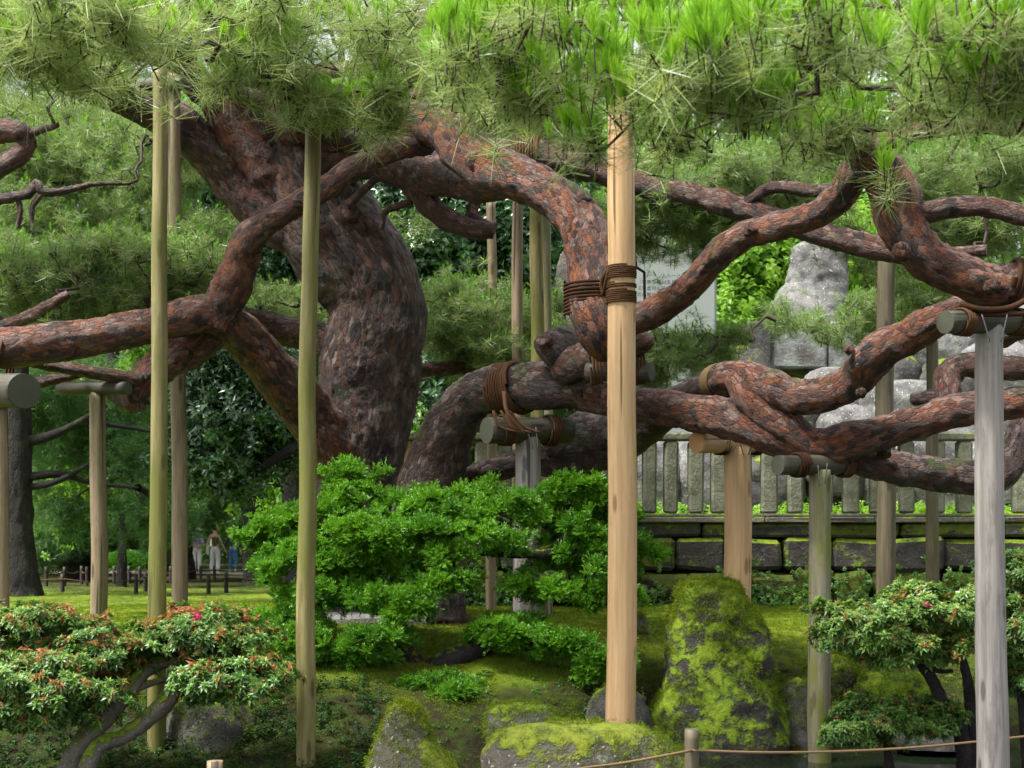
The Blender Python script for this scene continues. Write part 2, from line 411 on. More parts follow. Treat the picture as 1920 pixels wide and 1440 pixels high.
def ground_h(X, Y, rough=True):
    X = np.asarray(X, float); Y = np.asarray(Y, float)
    t = Y - yw(X)
    zr = np.interp(t, [-2.2, -1.6, -.3, 0, .35, .8, 1.5, 2.4, 4.0], [-.38, -.38, -.33, -.08, .15, .38, .62, .79, .84])
    zl = np.interp(Y, [7.0, 7.8, 9.3, 9.9, 10.6, 11.4, 12.5], [-.38, -.03, .05, .28, .56, .79, .85])
    k = np.clip((X + 1.35) / .8, 0, 1); k = k * k * (3 - 2 * k)
    z = zl * (1 - k) + zr * k
    far = np.interp(Y, [15.5, 25, 53, 60, 400], [.84, .60, .12, .08, .08])
    z = np.where(Y > 15.5, far, z)
    near = np.interp(Y, [5.2, 6.4, 7.0], [.12, .08, -.38])
    z = np.where(Y < 7.0, near, z)
    if rough:
        p = np.stack([X.ravel(), Y.ravel(), X.ravel() * 0], 1)
        n = fbm(p * .9, 4, 3).reshape(X.shape); n2 = fbm(p * 6, 3, 8).reshape(X.shape)
        k = np.clip((z + .15) * 3, 0, 1) * np.where(Y > 30, .4, 1.)
        z = z + k * (n * .08 + n2 * .022)
    return z

def gz(x, y): return float(ground_h(np.array([x]), np.array([y]))[0])

m, nt = mat('moss lawn')
nz_, pos = normz(nt)
n1 = noise(nt, pos, .9, 5, .6).outputs[0]; n2 = noise(nt, pos, 7, 5, .65).outputs[0]; n3 = noise(nt, pos, 60, 4, .7).outputs[0]
c = mixc(nt, ramp(nt, n2, .38, .62), (.06, .105, .009), (.20, .245, .016))
c = mixc(nt, ramp(nt, n1, .42, .62), c, (.15, .215, .012))
c = mixc(nt, math_(nt, 'MULTIPLY', ramp(nt, noise(nt, pos, 3.1, 6, .7).outputs[0], .58, .68), .75), c, (.075, .048, .022))
steep = ramp(nt, nz_, .93, .80)
c = mixc(nt, math_(nt, 'MULTIPLY', steep, .65), c, mixc(nt, ramp(nt, n2, .45, .6), (.035, .028, .016), (.045, .075, .010)))
c = mixc(nt, math_(nt, 'MULTIPLY', n3, .5), c, (.02, .04, .005))
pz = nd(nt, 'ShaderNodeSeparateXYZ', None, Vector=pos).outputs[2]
bank = ramp(nt, math_(nt, 'ADD', pz, math_(nt, 'MULTIPLY', n1, .5)), .97, .70)   # soil and moss of the low bank, darkened to paint in yew and canopy shade
shaded_soil = mixc(nt, ramp(nt, n2, .45, .62), mixc(nt, ramp(nt, n3, .4, .6), (.007, .005, .004), (.022, .014, .008)), (.016, .030, .005))
c = mixc(nt, math_(nt, 'MULTIPLY', bank, .92), c, shaded_soil)
finish(nt, c, .95, math_(nt, 'ADD', n3, n2), .7, .03, .15)
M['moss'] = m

xs = np.concatenate([np.array([-260, -160, -100, -70, -50, -38, -30, -24, -19, -15.5, -12.5, -10, -8.2, -7, -6.2]), np.arange(-5.6, 5.61, .07),
                     np.array([6.2, 7, 8.2, 10, 12.5, 15.5, 19, 24, 30, 38, 50, 70, 100, 160, 260])])
ys = np.concatenate([np.array([-60, -30, -12, -4, 0, 2, 4, 5.2, 5.8, 6.4, 6.7, 7.0]), np.arange(7.1, 16.2, .07), np.arange(16.3, 30, .35),
                     np.arange(30, 60, 1.5), np.array([62, 68, 76, 90, 110, 150, 220, 340])])
GX, GY = np.meshgrid(xs, ys); GZ = ground_h(GX, GY)
nx = len(xs); i = np.arange(len(ys) - 1)[:, None] * nx; j = np.arange(nx - 1)[None]
Q = np.stack([i + j, i + j + 1, i + nx + j + 1, i + nx + j], 2).reshape(-1, 4)
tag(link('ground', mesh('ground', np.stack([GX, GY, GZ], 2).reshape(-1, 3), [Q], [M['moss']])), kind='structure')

m, nt = mat('dark pond water')
nz_, pos = normz(nt)
wv = noise(nt, scalev(nt, pos, (1, 2.2, 1)), 5, 3, .5).outputs[0]
p = finish(nt, (.012, .020, .010), .06, wv, .12, .02, .6)
M['water'] = m
tag(link('pond_water', mesh('pond_water', [(-40, 5.9, -.05), (40, 5.9, -.05), (40, 12.2, -.05), (-40, 12.2, -.05)], [[(0, 1, 2, 3)]], [M['water']])), kind='structure')

# gravel path far left
px = np.linspace(-40, 6, 60); off = 51.6 + .05 * (px + 11) + .4 * np.sin(px * .3)
V = np.concatenate([np.stack([px, off, ground_h(px, off) + .03], 1), np.stack([px, off + 5, ground_h(px, off + 5) + .03], 1)])
a = np.arange(59); tag(link('gravel_path', mesh('gravel_path', V, [np.stack([a, a + 1, a + 61, a + 60], 1)], [M['path']])), kind='structure')
exec_after = []
# ------------------------------------------------------------------ foliage prototypes (unlinked meshes used by crowns)
def proto(name, V, T, mats, mi=None):
    me = mesh(name, V, [T], mats, smooth=False, mi=mi)
    return bpy.data.objects.new(name, me)

def blade(b, d, L, wd, rng, tip=.35, bend=0.):
    s = np.cross(d, rng.normal(size=3)); s /= np.linalg.norm(s) + 1e-9
    s *= wd / 2
    e = b + d * L + np.array((0, 0, -bend * L))
    return [b - s, b + s, e + s * tip, e - s * tip], [(0, 1, 2), (0, 2, 3)]

def pine_tuft(seed, n_old=34, n_new=52, L=.125, wd=.0031, new=True, mo='needle', mn='needle_new', newlen=.105, droop=.12):
    r = np.random.default_rng(seed); V, T, mi = [], [], []
    def add(b, d, l, wdt, k, bend):
        v, t = blade(b, d, l, wdt, r, bend=bend); o = len(V)
        V.extend(v); T.extend([(x + o, y + o, z + o) for x, y, z in t]); mi.extend([k, k])
    for i in range(n_old):
        th = r.uniform(0, 2 * np.pi); ph = math.radians(r.uniform(38, 112)); z = r.uniform(-.06, .02)
        d = np.array((math.sin(ph) * math.cos(th), math.sin(ph) * math.sin(th), math.cos(ph)))
        add(np.array((0, 0, z)), d, L * r.uniform(.75, 1.1), wd, 0, r.uniform(0, droop * 2))
    if new:
        for i in range(n_new):
            th = r.uniform(0, 2 * np.pi); ph = math.radians(r.uniform(0, 27)); z = r.uniform(.03, .065)
            d = np.array((math.sin(ph) * math.cos(th), math.sin(ph) * math.sin(th), math.cos(ph)))
            add(np.array((0, 0, z)), d, newlen * r.uniform(.75, 1.1), wd * 1.25, 1, 0)
    # stalk
    o = len(V); k = .0035
    V.extend([np.array(p) for p in ((-k, 0, -.08), (k, 0, -.08), (0, 0, .09), (0, k, -.08))]); T.extend([(o, o + 1, o + 2), (o + 1, o + 3, o + 2)]); mi.extend([2, 2])
    return proto('tuft', np.array(V), np.array(T), [M[mo], M[mn], M['twig']], mi)

def leaf(b, d, up, L, wd, fold=.25, curl=.15):
    d = d / np.linalg.norm(d); s = np.cross(d, up); s /= np.linalg.norm(s) + 1e-9; n = np.cross(s, d)
    m_ = b + d * L * .5 + n * L * .04
    return [b, m_ + s * wd / 2 + n * wd * fold, b + d * L - n * L * curl, m_ - s * wd / 2 + n * wd * fold, m_], [(0, 1, 4), (1, 2, 4), (2, 3, 4), (3, 0, 4)]

def leaves_proto(name, items, mats):
    V, T, mi = [], [], []
    for (b, d, up, L, wd, k, fold, curl) in items:
        v, t = leaf(np.array(b, float), np.array(d, float), np.array(up, float), L, wd, fold, curl); o = len(V)
        V.extend(v); T.extend([(x + o, y + o, z + o) for x, y, z in t]); mi.extend([k] * 4)
    return proto(name, np.array(V), np.array(T), mats, mi)

def dirv(th, el): return (math.cos(th) * math.cos(el), math.sin(th) * math.cos(el), math.sin(el))

def azalea_rosette(seed, withered=False):
    r = np.random.default_rng(seed); it = []
    for ring, (n, el, L, k) in enumerate(((7, .15, .050, 0), (6, .6, .042, 0), (4, 1.0, .030, 1))):
        for i in range(n):
            th = 2 * np.pi * i / n + r.uniform(-.3, .3) + ring
            it.append(((0, 0, ring * .006), dirv(th, el + r.uniform(-.2, .2)), (0, 0, 1), L * r.uniform(.75, 1.15), L * .40, k, .15, .2))
    if withered:
        for i in range(5):
            th = r.uniform(0, 6.28)
            it.append(((0, 0, .012), dirv(th, r.uniform(-.7, .7)), dirv(th + 1.5, .5), r.uniform(.03, .05), .018, 2, .5, .4))
    return leaves_proto('azalea_rosette', it, [M['azalea'], M['azalea_tip'], M['wither']])

def flower(seed, mk):
    r = np.random.default_rng(seed); it = []
    for i in range(6):
        th = r.uniform(0, 6.28); it.append(((0, 0, .01), dirv(th, r.uniform(-.8, .9)), dirv(th + 1.5, .5), r.uniform(.03, .055), .02, 0, .5, .5))
    return leaves_proto('flower', it, [M[mk]])

def sprig(seed, mk, n=9, L=.09, asp=.38, droop=.3, stem=.16, mk2=None):
    r = np.random.default_rng(seed); it = []
    for i in range(n):
        th = i * 2.4 + r.uniform(-.4, .4); z = stem * (i / n - .3)
        it.append(((0, 0, z), dirv(th, r.uniform(-droop, .5)), (0, 0, 1), L * r.uniform(.7, 1.15), L * asp, 1 if (mk2 and i > n * .7) else 0, .12, .18))
    return leaves_proto('sprig', it, [M[mk], M[mk2 or mk]])

def yew_clump(seed):
    r = np.random.default_rng(seed); V, T = [], []
    for k in range(11):
        th = r.uniform(0, 6.28); el = r.uniform(.05, 1.3); d = np.array(dirv(th, el)); Ls = r.uniform(.045, .075)
        side = np.cross(d, (0, 0, 1.)); side /= np.linalg.norm(side) + 1e-9; n = np.cross(side, d)
        for q in range(9):
            b = d * Ls * (.25 + .75 * q / 8) + r.normal(size=3) * .002
            for sg in (-1, 1):
                ld = d * .75 + side * sg * .7 + n * r.uniform(.0, .45); ld /= np.linalg.norm(ld)
                v, t = blade(b, ld, r.uniform(.013, .021), .0052, r, tip=.5); o = len(V)
                V.extend(v); T.extend([(x + o, y + o, z + o) for x, y, z in t])
    return proto('yew_clump', np.array(V), np.array(T), [M['yew']])

def grass_tuft(seed, mk, n=14, L=.03, wd=.003, spread=.02):
    r = np.random.default_rng(seed); V, T = [], []
    for i in range(n):
        d = np.array(dirv(r.uniform(0, 6.28), r.uniform(.5, 1.5)))
        v, t = blade(np.array((r.normal() * spread, r.normal() * spread, -.005)), d, L * r.uniform(.5, 1.1), wd, r, tip=.2, bend=.1); o = len(V)
        V.extend(v); T.extend([(x + o, y + o, z + o) for x, y, z in t])
    return proto('tuft', np.array(V), np.array(T), [M[mk]])

def fir_spray(seed, mk, L=.5):
    r = np.random.default_rng(seed); V, T = [], []
    for k in range(7):
        th = r.uniform(-1.1, 1.1); d0 = np.array((math.cos(th), math.sin(th), r.uniform(-.25, .35))); d0 /= np.linalg.norm(d0); Ls = L * r.uniform(.5, 1)
        for q in range(14):
            b = d0 * Ls * q / 14
            for _ in range(2):
                d = d0 * .5 + r.normal(size=3) * .6; d /= np.linalg.norm(d)
                v, t = blade(b, d, .10 * r.uniform(.7, 1.1), .008, r); o = len(V)
                V.extend(v); T.extend([(x + o, y + o, z + o) for x, y, z in t])
    return proto('spray', np.array(V), np.array(T), [M[mk]])

PR = {
    'pine': tuple(pine_tuft(s) for s in range(4)),
    'pine_dull': tuple(pine_tuft(20 + s, n_old=40, n_new=22, newlen=.075) for s in range(3)),
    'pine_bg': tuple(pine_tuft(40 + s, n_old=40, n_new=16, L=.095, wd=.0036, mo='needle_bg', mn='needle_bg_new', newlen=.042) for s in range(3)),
    'candle': tuple(pine_tuft(90 + s, n_old=0, n_new=60, wd=.0034, newlen=.088) for s in range(3)),
    'pine_old': tuple(pine_tuft(70 + s, n_old=34, new=False) for s in range(3)),
    'azalea': tuple(azalea_rosette(s, s > 6) for s in range(8)),
    'wither': tuple(flower(s, 'wither') for s in range(2)),
    'pink': (flower(9, 'pink'),),
    'camellia': tuple(sprig(s, 'camellia') for s in range(3)),
    'broad': tuple(sprig(10 + s, 'broad', n=11, L=.085, asp=.5, droop=.5) for s in range(3)),
    'maple': tuple(sprig(30 + s, 'maple', n=11, L=.07, asp=.62, droop=.5) for s in range(3)),
    'under': tuple(sprig(80 + s, 'under', n=10, L=.075, asp=.45, droop=.4) for s in range(3)),
    'yew': tuple(yew_clump(s) for s in range(3)),
    'fir': tuple(fir_spray(s, 'fir') for s in range(3)),
    'grass': tuple(grass_tuft(s, 'grass', 12, .045, .004) for s in range(2)),
    'fuzz': tuple(grass_tuft(10 + s, 'mossfuzz', 22, .016, .004, .016) for s in range(2)),
    'litter': (grass_tuft(20, 'litter', 8, .05, .004, .03),),
    'fernlet': tuple(sprig(60 + s, 'fern', n=8, L=.06, asp=.35, droop=.1, stem=.05) for s in range(2)),
}
GROUPS = {}
def scatter_group(key):
    if key in GROUPS: return GROUPS[key]
    g = bpy.data.node_groups.new('scatter_' + key, 'GeometryNodeTree')
    g.interface.new_socket('Geometry', in_out='INPUT', socket_type='NodeSocketGeometry')
    g.interface.new_socket('Geometry', in_out='OUTPUT', socket_type='NodeSocketGeometry')
    n = g.nodes; L = g.links
    gi, go = n.new('NodeGroupInput'), n.new('NodeGroupOutput')
    iop = n.new('GeometryNodeInstanceOnPoints'); g2i = n.new('GeometryNodeGeometryToInstance')
    for pr in reversed(PR[key]):
        oi = n.new('GeometryNodeObjectInfo'); oi.inputs['Object'].default_value = pr; oi.inputs['As Instance'].default_value = False
        L.new(oi.outputs['Geometry'], g2i.inputs[0])
    def na(name, t):
        a_ = n.new('GeometryNodeInputNamedAttribute'); a_.data_type = t; a_.inputs['Name'].default_value = name; return a_.outputs[0]
    e2r = n.new('FunctionNodeEulerToRotation'); L.new(na('rot', 'FLOAT_VECTOR'), e2r.inputs[0])
    L.new(gi.outputs[0], iop.inputs['Points']); L.new(g2i.outputs[0], iop.inputs['Instance'])
    iop.inputs['Pick Instance'].default_value = True
    L.new(na('pick', 'INT'), iop.inputs['Instance Index']); L.new(e2r.outputs[0], iop.inputs['Rotation']); L.new(na('scl', 'FLOAT'), iop.inputs['Scale'])
    L.new(iop.outputs[0], go.inputs[0])
    GROUPS[key] = g
    return g

def scatter(name, key, pts, dirs, scl, tint, parent=None, kind='stuff'):
    pts = np.asarray(pts, float); n = len(pts)
    z = np.asarray(dirs, float); z = z / (np.linalg.norm(z, axis=1)[:, None] + 1e-9)
    rv = RNG.normal(size=(n, 3)); x = np.cross(rv, z); x /= np.linalg.norm(x, axis=1)[:, None] + 1e-9
    y = np.cross(z, x)
    rot = np.stack([np.arctan2(y[:, 2], z[:, 2]), -np.arcsin(np.clip(x[:, 2], -1, 1)), np.arctan2(x[:, 1], x[:, 0])], 1)
    me = mesh(name, pts, [], attrs=dict(rot=rot, scl=np.broadcast_to(scl, n), tint=np.clip(np.broadcast_to(tint, n), 0, 1)))
    at = me.attributes.new('pick', 'INT', 'POINT'); at.data.foreach_set('value', RNG.integers(0, len(PR[key]), n).astype(np.int32))
    o = link(name, me, parent)
    md = o.modifiers.new('foliage', 'NODES'); md.node_group = scatter_group(key)
    if kind: o['kind'] = kind
    return o

def pad_points(pads, clumps=True, rng=RNG):
    """pads: (px,py,D,rx,ry,rD,n) -> points, pad centre per point, clump tint"""
    out, ctr, tn = [], [], []
    for (x, y, D, rx, ry, rD, n) in pads:
        k = max(3, n // 9)
        d = rng.normal(size=(k, 3)); d /= np.linalg.norm(d, axis=1)[:, None]; d *= rng.uniform(.25, 1, (k, 1)) ** .5
        ci = rng.integers(0, k, n); ct = rng.uniform(0, 1, k)
        q = d[ci] + rng.normal(size=(n, 3)) * .16
        c0 = P(x, y, D); s = D / F
        out.append(c0 + q * np.array((rx * s, rD, ry * s))); ctr.append(np.repeat(c0[None], n, 0)); tn.append(ct[ci])
    return np.vstack(out), np.vstack(ctr), np.concatenate(tn)

def grow(tips, roots, seg=.14, jit=.18, r0=.0028, rmax=.03, sag=.15, seed=1):
    """connect every tip to the nearest wood; returns node arrays and a mesh of thin limbs"""
    r = np.random.default_rng(seed)
    tips = np.asarray(tips); roots = np.asarray(roots)
    d0 = np.array([np.min(np.sum((roots - t) ** 2, 1)) for t in tips])
    order = np.argsort(d0)
    cap = len(roots) + len(tips) * 60
    N = np.zeros((cap, 3)); par = np.full(cap, -1); n = len(roots); N[:n] = roots
    nd_ = np.zeros((len(tips), 3)); tipn = np.zeros(len(tips), int)
    for ti in order:
        t = tips[ti]
        q = int(np.argmin(np.sum((N[:n] - t) ** 2, 1))); b = N[q].copy(); dv = t - b; L = np.linalg.norm(dv)
        k = max(2, int(L / seg) + 1)
        k = min(k, 50)
        prev = q
        for s in range(1, k + 1):
            f = s / k
            p = b + dv * f
            if s < k:
                p = p + r.normal(size=3) * jit * seg * 1.3 + np.array((0, 0, -sag * L * math.sin(math.pi * f) * .6))
            N[n] = p; par[n] = prev; prev = n; n += 1
        tipn[ti] = prev
        e = N[prev] - N[par[prev]]; nd_[ti] = e / (np.linalg.norm(e) + 1e-9)
    cnt = np.zeros(n); cnt[tipn] = 1
    for i_ in range(n - 1, len(roots) - 1, -1):
        if par[i_] >= 0: cnt[par[i_]] += cnt[i_]
    idx = np.arange(len(roots), n); a, b = N[par[idx]], N[idx]
    rad = np.minimum(r0 * np.sqrt(np.maximum(cnt, 1)), rmax)
    rb = rad[idx]; ra = np.where(par[idx] < len(roots), rb * 1.15, rad[par[idx]]); ra = np.minimum(ra, rb * 1.6)
    T = b - a; T /= np.linalg.norm(T, axis=1)[:, None] + 1e-9
    ref = np.where(np.abs(T[:, 2:3]) > .9, np.array([[1., 0, 0]]), np.array([[0, 0, 1.]]))
    U = np.cross(T, ref); U /= np.linalg.norm(U, axis=1)[:, None] + 1e-9; W = np.cross(T, U)
    sd_ = 5; V = []
    for k in range(sd_):
        an = 2 * math.pi * k / sd_
        V.append(a - T * ra[:, None] * .3 + (U * math.cos(an) + W * math.sin(an)) * ra[:, None])
    for k in range(sd_):
        an = 2 * math.pi * k / sd_
        V.append(b + (U * math.cos(an) + W * math.sin(an)) * rb[:, None])
    m_ = len(idx); V = np.stack(V, 1).reshape(-1, 3)
    o = np.arange(m_)[:, None] * (2 * sd_); k = np.arange(sd_)[None]; k2 = (k + 1) % sd_
    Qd = np.stack([o + k, o + k2, o + k2 + sd_, o + k + sd_], 2).reshape(-1, 4)
    return V, Qd, nd_, N[:n]

# ------------------------------------------------------------------ the great pine
pine = empty('pine_tree', P(680, 1165, 14))
tag(pine, 'huge old red-barked pine with massive leaning trunk and propped spreading limbs', 'tree')
LIMB = {}; LOBJ = {}
def limb(key, pts, tone=(1, 1), plate=(.060, .030), amp=.007, seg=30, step=.028, lump=.22, lumpf=1.15, parent=pine, name='limb', mt='bark', seed=None, caps=(True, True)):
    C = np.array([[*P(x, y, D), wd / 2 / F * D] for (x, y, D, wd) in pts])
    sdv = seed if seed is not None else (sum(ord(ch) for ch in key) % 97)
    V, Q_, T_, b, R = tube(C, seg, step, lump, lumpf, plate, amp, sdv, caps)
    nring = len(R); tn = np.linspace(tone[0], tone[1], nring); tn = np.concatenate([np.repeat(tn, seg), np.full(len(V) - nring * seg, tn[-1])])
    o = link(name, mesh(name, V, [Q_, T_], [M[mt]], attrs=dict(bark=b, tone=tn)), parent)
    LIMB[key] = R; LOBJ[key] = o
    return o

# trunk with root flare
tr = limb('trunk', [(668, 1185, 14, 330), (672, 1110, 14, 262), (672, 1000, 14, 190), (672, 890, 14, 164), (685, 780, 14, 182), (700, 660, 14, 188), (706, 575, 14, 184),
                    (688, 520, 14, 192), (645, 460, 14, 200), (600, 400, 14, 196), (562, 338, 14, 178), (532, 280, 14, 152), (508, 220, 13.9, 134), (475, 155, 13.8, 112), (430, 90, 13.6, 94), (385, 25, 13.4, 80), (350, -60, 13.2, 70), (330, -160, 13, 55)],
          tone=(.0, .75), plate=(.15, .055), amp=.018, seg=120, step=.024, lump=.17, lumpf=.9, name='trunk', mt='bark_trunk')
limb('fork', [(575, 400, 13.95, 110), (500, 325, 13.85, 104), (450, 262, 13.7, 74), (410, 205, 13.6, 62), (365, 150, 13.5, 58), (325, 85, 13.4, 54), (290, 10, 13.3, 55), (250, -80, 13.2, 40)], (.5, .9), (.11, .05), .010, 44)
limb('A', [(600, 430, 14, 110), (520, 405, 13.95, 118), (452, 348, 13.9, 98), (400, 292, 13.8, 84), (330, 232, 13.6, 78), (260, 196, 13.4, 68), (200, 172, 13.2, 60), (140, 158, 13., 46), (85, 148, 12.8, 34), (20, 130, 12.6, 24)], (.15, .4), (.11, .05), .011, 48)
limb('B', [(660, 668, 14.1, 80), (600, 640, 14.2, 72), (545, 622, 14.2, 62), (480, 608, 14.1, 56), (425, 588, 14, 50), (360, 558, 13.9, 44), (290, 580, 13.8, 42), (230, 594, 13.6, 36), (170, 604, 13.4, 26)], (.2, .3))
limb('C', [(660, 880, 13.9, 130), (610, 815, 13.7, 112), (570, 760, 13.5, 100), (525, 708, 13.2, 92), (478, 655, 12.9, 88), (435, 612, 12.6, 80), (385, 588, 12.4, 74), (310, 603, 12.2, 70), (230, 622, 12., 68), (150, 637, 11.8, 72), (70, 646, 11.6, 78), (-20, 655, 11.4, 76), (-120, 660, 11.3, 70)], (.5, .95), (.09, .045), .008, 44)
limb('E', [(395, 612, 12.4, 60), (415, 575, 12.4, 70), (440, 525, 12.3, 72), (455, 478, 12.2, 64), (468, 446, 12.1, 56), (505, 415, 12., 48), (560, 382, 11.9, 46), (610, 352, 11.9, 46), (655, 320, 11.9, 46), (700, 296, 12, 44), (750, 276, 12.1, 46), (800, 268, 12.3, 50)], (.8, .6), (.08, .04), .007, 36)
limb('D2', [(420, 605, 12.6, 66), (385, 632, 12.6, 74), (345, 660, 12.6, 70), (300, 688, 12.5, 66), (268, 715, 12.4, 62), (252, 745, 12.4, 52), (258, 772, 12.4, 30)], (.5, .5), (.07, .035))
limb('D3', [(262, 735, 12.5, 56), (240, 752, 12.5, 42), (212, 735, 12.5, 34), (190, 716, 12.5, 26)], (.1, .1), name='branch')
limb('D4', [(262, 715, 12.3, 30), (225, 706, 12.2, 26), (170, 698, 12.1, 26), (110, 688, 12., 22), (60, 680, 11.9, 18)], (.5, .5), name='branch', seg=20)
limb('D5', [(150, 700, 12.2, 18), (100, 712, 12.1, 20), (50, 722, 12.1, 22)], (.4, .4), name='branch', seg=18)
limb('F', [(560, 225, 13.7, 120), (620, 205, 13.2, 84), (690, 208, 12.7, 74), (770, 225, 12.3, 76), (835, 248, 12., 82), (878, 285, 11.8, 92), (930, 322, 11.6, 92), (1000, 348, 11.4, 80), (1060, 384, 11.2, 84), (1100, 440, 11., 92), (1108, 510, 10.8, 88), (1106, 575, 10.65, 84), (1122, 625, 10.6, 78), (1140, 660, 10.7, 56)], (.9, 1.), (.085, .042), .009, 46)
limb('F2', [(835, 262, 12, 50), (868, 252, 11.9, 46), (884, 238, 11.8, 34), (887, 226, 11.8, 20)], (.6, .6), name='branch')
limb('G', [(1118, 615, 10.65, 70), (1170, 606, 10.6, 60), (1225, 585, 10.4, 56), (1285, 545, 10.2, 54), (1335, 490, 10., 56), (1390, 445, 9.8, 56), (1460, 424, 9.6, 54), (1530, 402, 9.4, 54), (1578, 365, 9.2, 58), (1600, 325, 9.1, 56), (1618, 285, 9.05, 46)], (.8, .95), (.07, .035), .007, 36)
limb('H', [(1560, 225, 8.6, 50), (1600, 262, 8.8, 62), (1640, 305, 8.95, 78), (1676, 360, 9., 92), (1690, 420, 9., 88), (1722, 470, 9., 86), (1780, 508, 9., 82), (1840, 530, 9., 80), (1885, 535, 9., 78), (1925, 520, 9., 66), (1990, 500, 9., 58), (2080, 470, 9., 48), (2200, 455, 9.1, 36), (2330, 420, 9.2, 20)], (1., .9), (.075, .038), .008, 42)
limb('H2', [(1640, 300, 8.95, 46), (1655, 270, 8.8, 38), (1700, 252, 8.6, 34), (1760, 240, 8.4, 34), (1830, 235, 8.2, 34), (1920, 240, 8., 32), (2020, 244, 7.8, 26), (2150, 230, 7.6, 16), (2240, 220, 7.5, 8)], (.7, .5), name='branch', seg=24)
limb('H3', [(1700, 400, 9., 60), (1735, 398, 9., 44), (1790, 388, 9., 40), (1850, 388, 8.9, 38), (1920, 405, 8.8, 38), (2010, 420, 8.7, 32), (2120, 410, 8.6, 22), (2220, 390, 8.6, 10)], (.3, .3), name='branch', seg=24)
limb('H4', [(1612, 280, 8.85, 50), (1560, 250, 8.5, 36), (1490, 225, 8.2, 28), (1400, 215, 7.8, 22), (1300, 205, 7.4, 16)], (.6, .4), name='branch', seg=20)
limb('I', [(1950, 520, 9.25, 64), (1890, 548, 9.3, 62), (1830, 568, 9.35, 60), (1770, 596, 9.5, 62), (1700, 632, 9.8, 68), (1645, 662, 10., 74), (1612, 702, 10.2, 74), (1565, 735, 10.4, 66), (1505, 745, 10.6, 68), (1445, 728, 10.8, 72), (1395, 706, 11., 64), (1350, 714, 11.3, 60)], (.8, .6), (.08, .04), .009, 42)
limb('I2', [(1385, 705, 11., 60), (1410, 745, 10.9, 72), (1455, 785, 10.8, 70), (1510, 828, 10.7, 62), (1550, 850, 10.7, 50)], (.7, .8), (.08, .04), .008, 36)
limb('J', [(1040, 720, 12.5, 84), (1090, 735, 12.2, 66), (1170, 755, 11.8, 64), (1260, 768, 11.4, 68), (1350, 782, 11.1, 72), (1420, 808, 10.9, 66), (1480, 832, 10.8, 62), (1540, 836, 10.7, 70), (1600, 824, 10.6, 76), (1670, 808, 10.5, 66), (1740, 786, 10.4, 60), (1810, 766, 10.3, 62), (1880, 758, 10.2, 62), (1970, 752, 10.1, 58), (2080, 735, 10., 46), (2220, 700, 10., 30), (2330, 650, 10, 14)], (.55, .75), (.08, .04), .009, 42)
limb('K', [(770, 1150, 13.4, 230), (785, 1040, 13.4, 160), (800, 940, 13.4, 134), (822, 860, 13.3, 116), (850, 790, 13.1, 104), (890, 742, 12.9, 88), (945, 728, 12.7, 86), (1000, 726, 12.5, 92), (1050, 720, 12.3, 88), (1110, 735, 12.1, 66)], (.05, .35), (.10, .05), .012, 50, mt='bark_trunk')
limb('K2', [(1105, 725, 12.2, 74), (1080, 690, 12.15, 84), (1052, 655, 12.1, 86), (1026, 638, 12.1, 66), (1018, 628, 12.1, 40)], (.2, .2), (.09, .045), .010, 36, mt='bark_trunk', name='branch')
limb('K3', [(1060, 690, 12.1, 70), (1120, 668, 11.6, 66), (1170, 652, 11.2, 56), (1208, 640, 11, 44), (1216, 632, 11, 24)], (.3, .4), name='branch')
limb('L', [(810, 1000, 13.7, 70), (860, 925, 13.7, 58), (915, 884, 13.6, 48), (980, 866, 13.5, 56), (1045, 848, 13.3, 96), (1105, 832, 13.1, 116), (1165, 818, 12.8, 100), (1225, 785, 12.4, 74), (1290, 742, 11.9, 56), (1345, 716, 11.5, 58), (1395, 712, 11.1, 60)], (.1, .3), (.09, .045), .010, 40, mt='bark_trunk')
limb('M', [(1560, 842, 10.75, 50), (1620, 862, 10.8, 62), (1690, 880, 10.9, 62), (1770, 890, 11., 66), (1840, 898, 11., 66), (1885, 880, 11, 62), (1905, 840, 11, 56), (1925, 790, 11, 50), (1970, 730, 11, 42), (2060, 690, 11, 32), (2180, 670, 11, 18)], (.4, .2), (.085, .042), .010, 40, mt='bark_trunk')
limb('N', [(1780, 775, 11.4, 52), (1776, 735, 11.5, 54), (1780, 702, 11.6, 52), (1812, 684, 11.6, 46), (1870, 690, 11.5, 46), (1970, 688, 11.4, 42), (2090, 660, 11.3, 30), (2200, 640, 11.3, 14)], (.4, .4))
limb('N2', [(1785, 750, 11.5, 40), (1740, 748, 11.5, 34), (1708, 748, 11.5, 20)], (.3, .3), name='branch', seg=22)
limb('N3', [(1850, 640, 10.2, 50), (1900, 620, 10., 46), (1980, 598, 9.9, 38), (2090, 580, 9.8, 22), (2160, 560, 9.8, 10)], (.3, .3), name='branch', seg=22)
limb('O', [(560, 300, 14, 130), (620, 285, 13.8, 116), (690, 288, 13.5, 100), (760, 306, 13.2, 92), (830, 330, 12.8, 78), (890, 346, 12.3, 62), (945, 345, 11.8, 50)], (.25, .4), (.09, .045), .009, 42)
limb('Pl', [(755, 310, 13.2, 46), (778, 345, 13.1, 46), (805, 385, 13., 44), (840, 412, 12.9, 42), (885, 430, 12.8, 38), (925, 432, 12.8, 32)], (.3, .3))
limb('P2', [(925, 432, 12.8, 30), (895, 418, 12.85, 28), (886, 395, 12.9, 24), (895, 375, 12.9, 20), (945, 368, 13, 16)], (.3, .3), name='branch', seg=18)
limb('P3', [(740, 330, 13.1, 16), (770, 375, 13.1, 14), (725, 395, 13.2, 14), (715, 430, 13.2, 10)], (.3, .3), name='branch', seg=12)
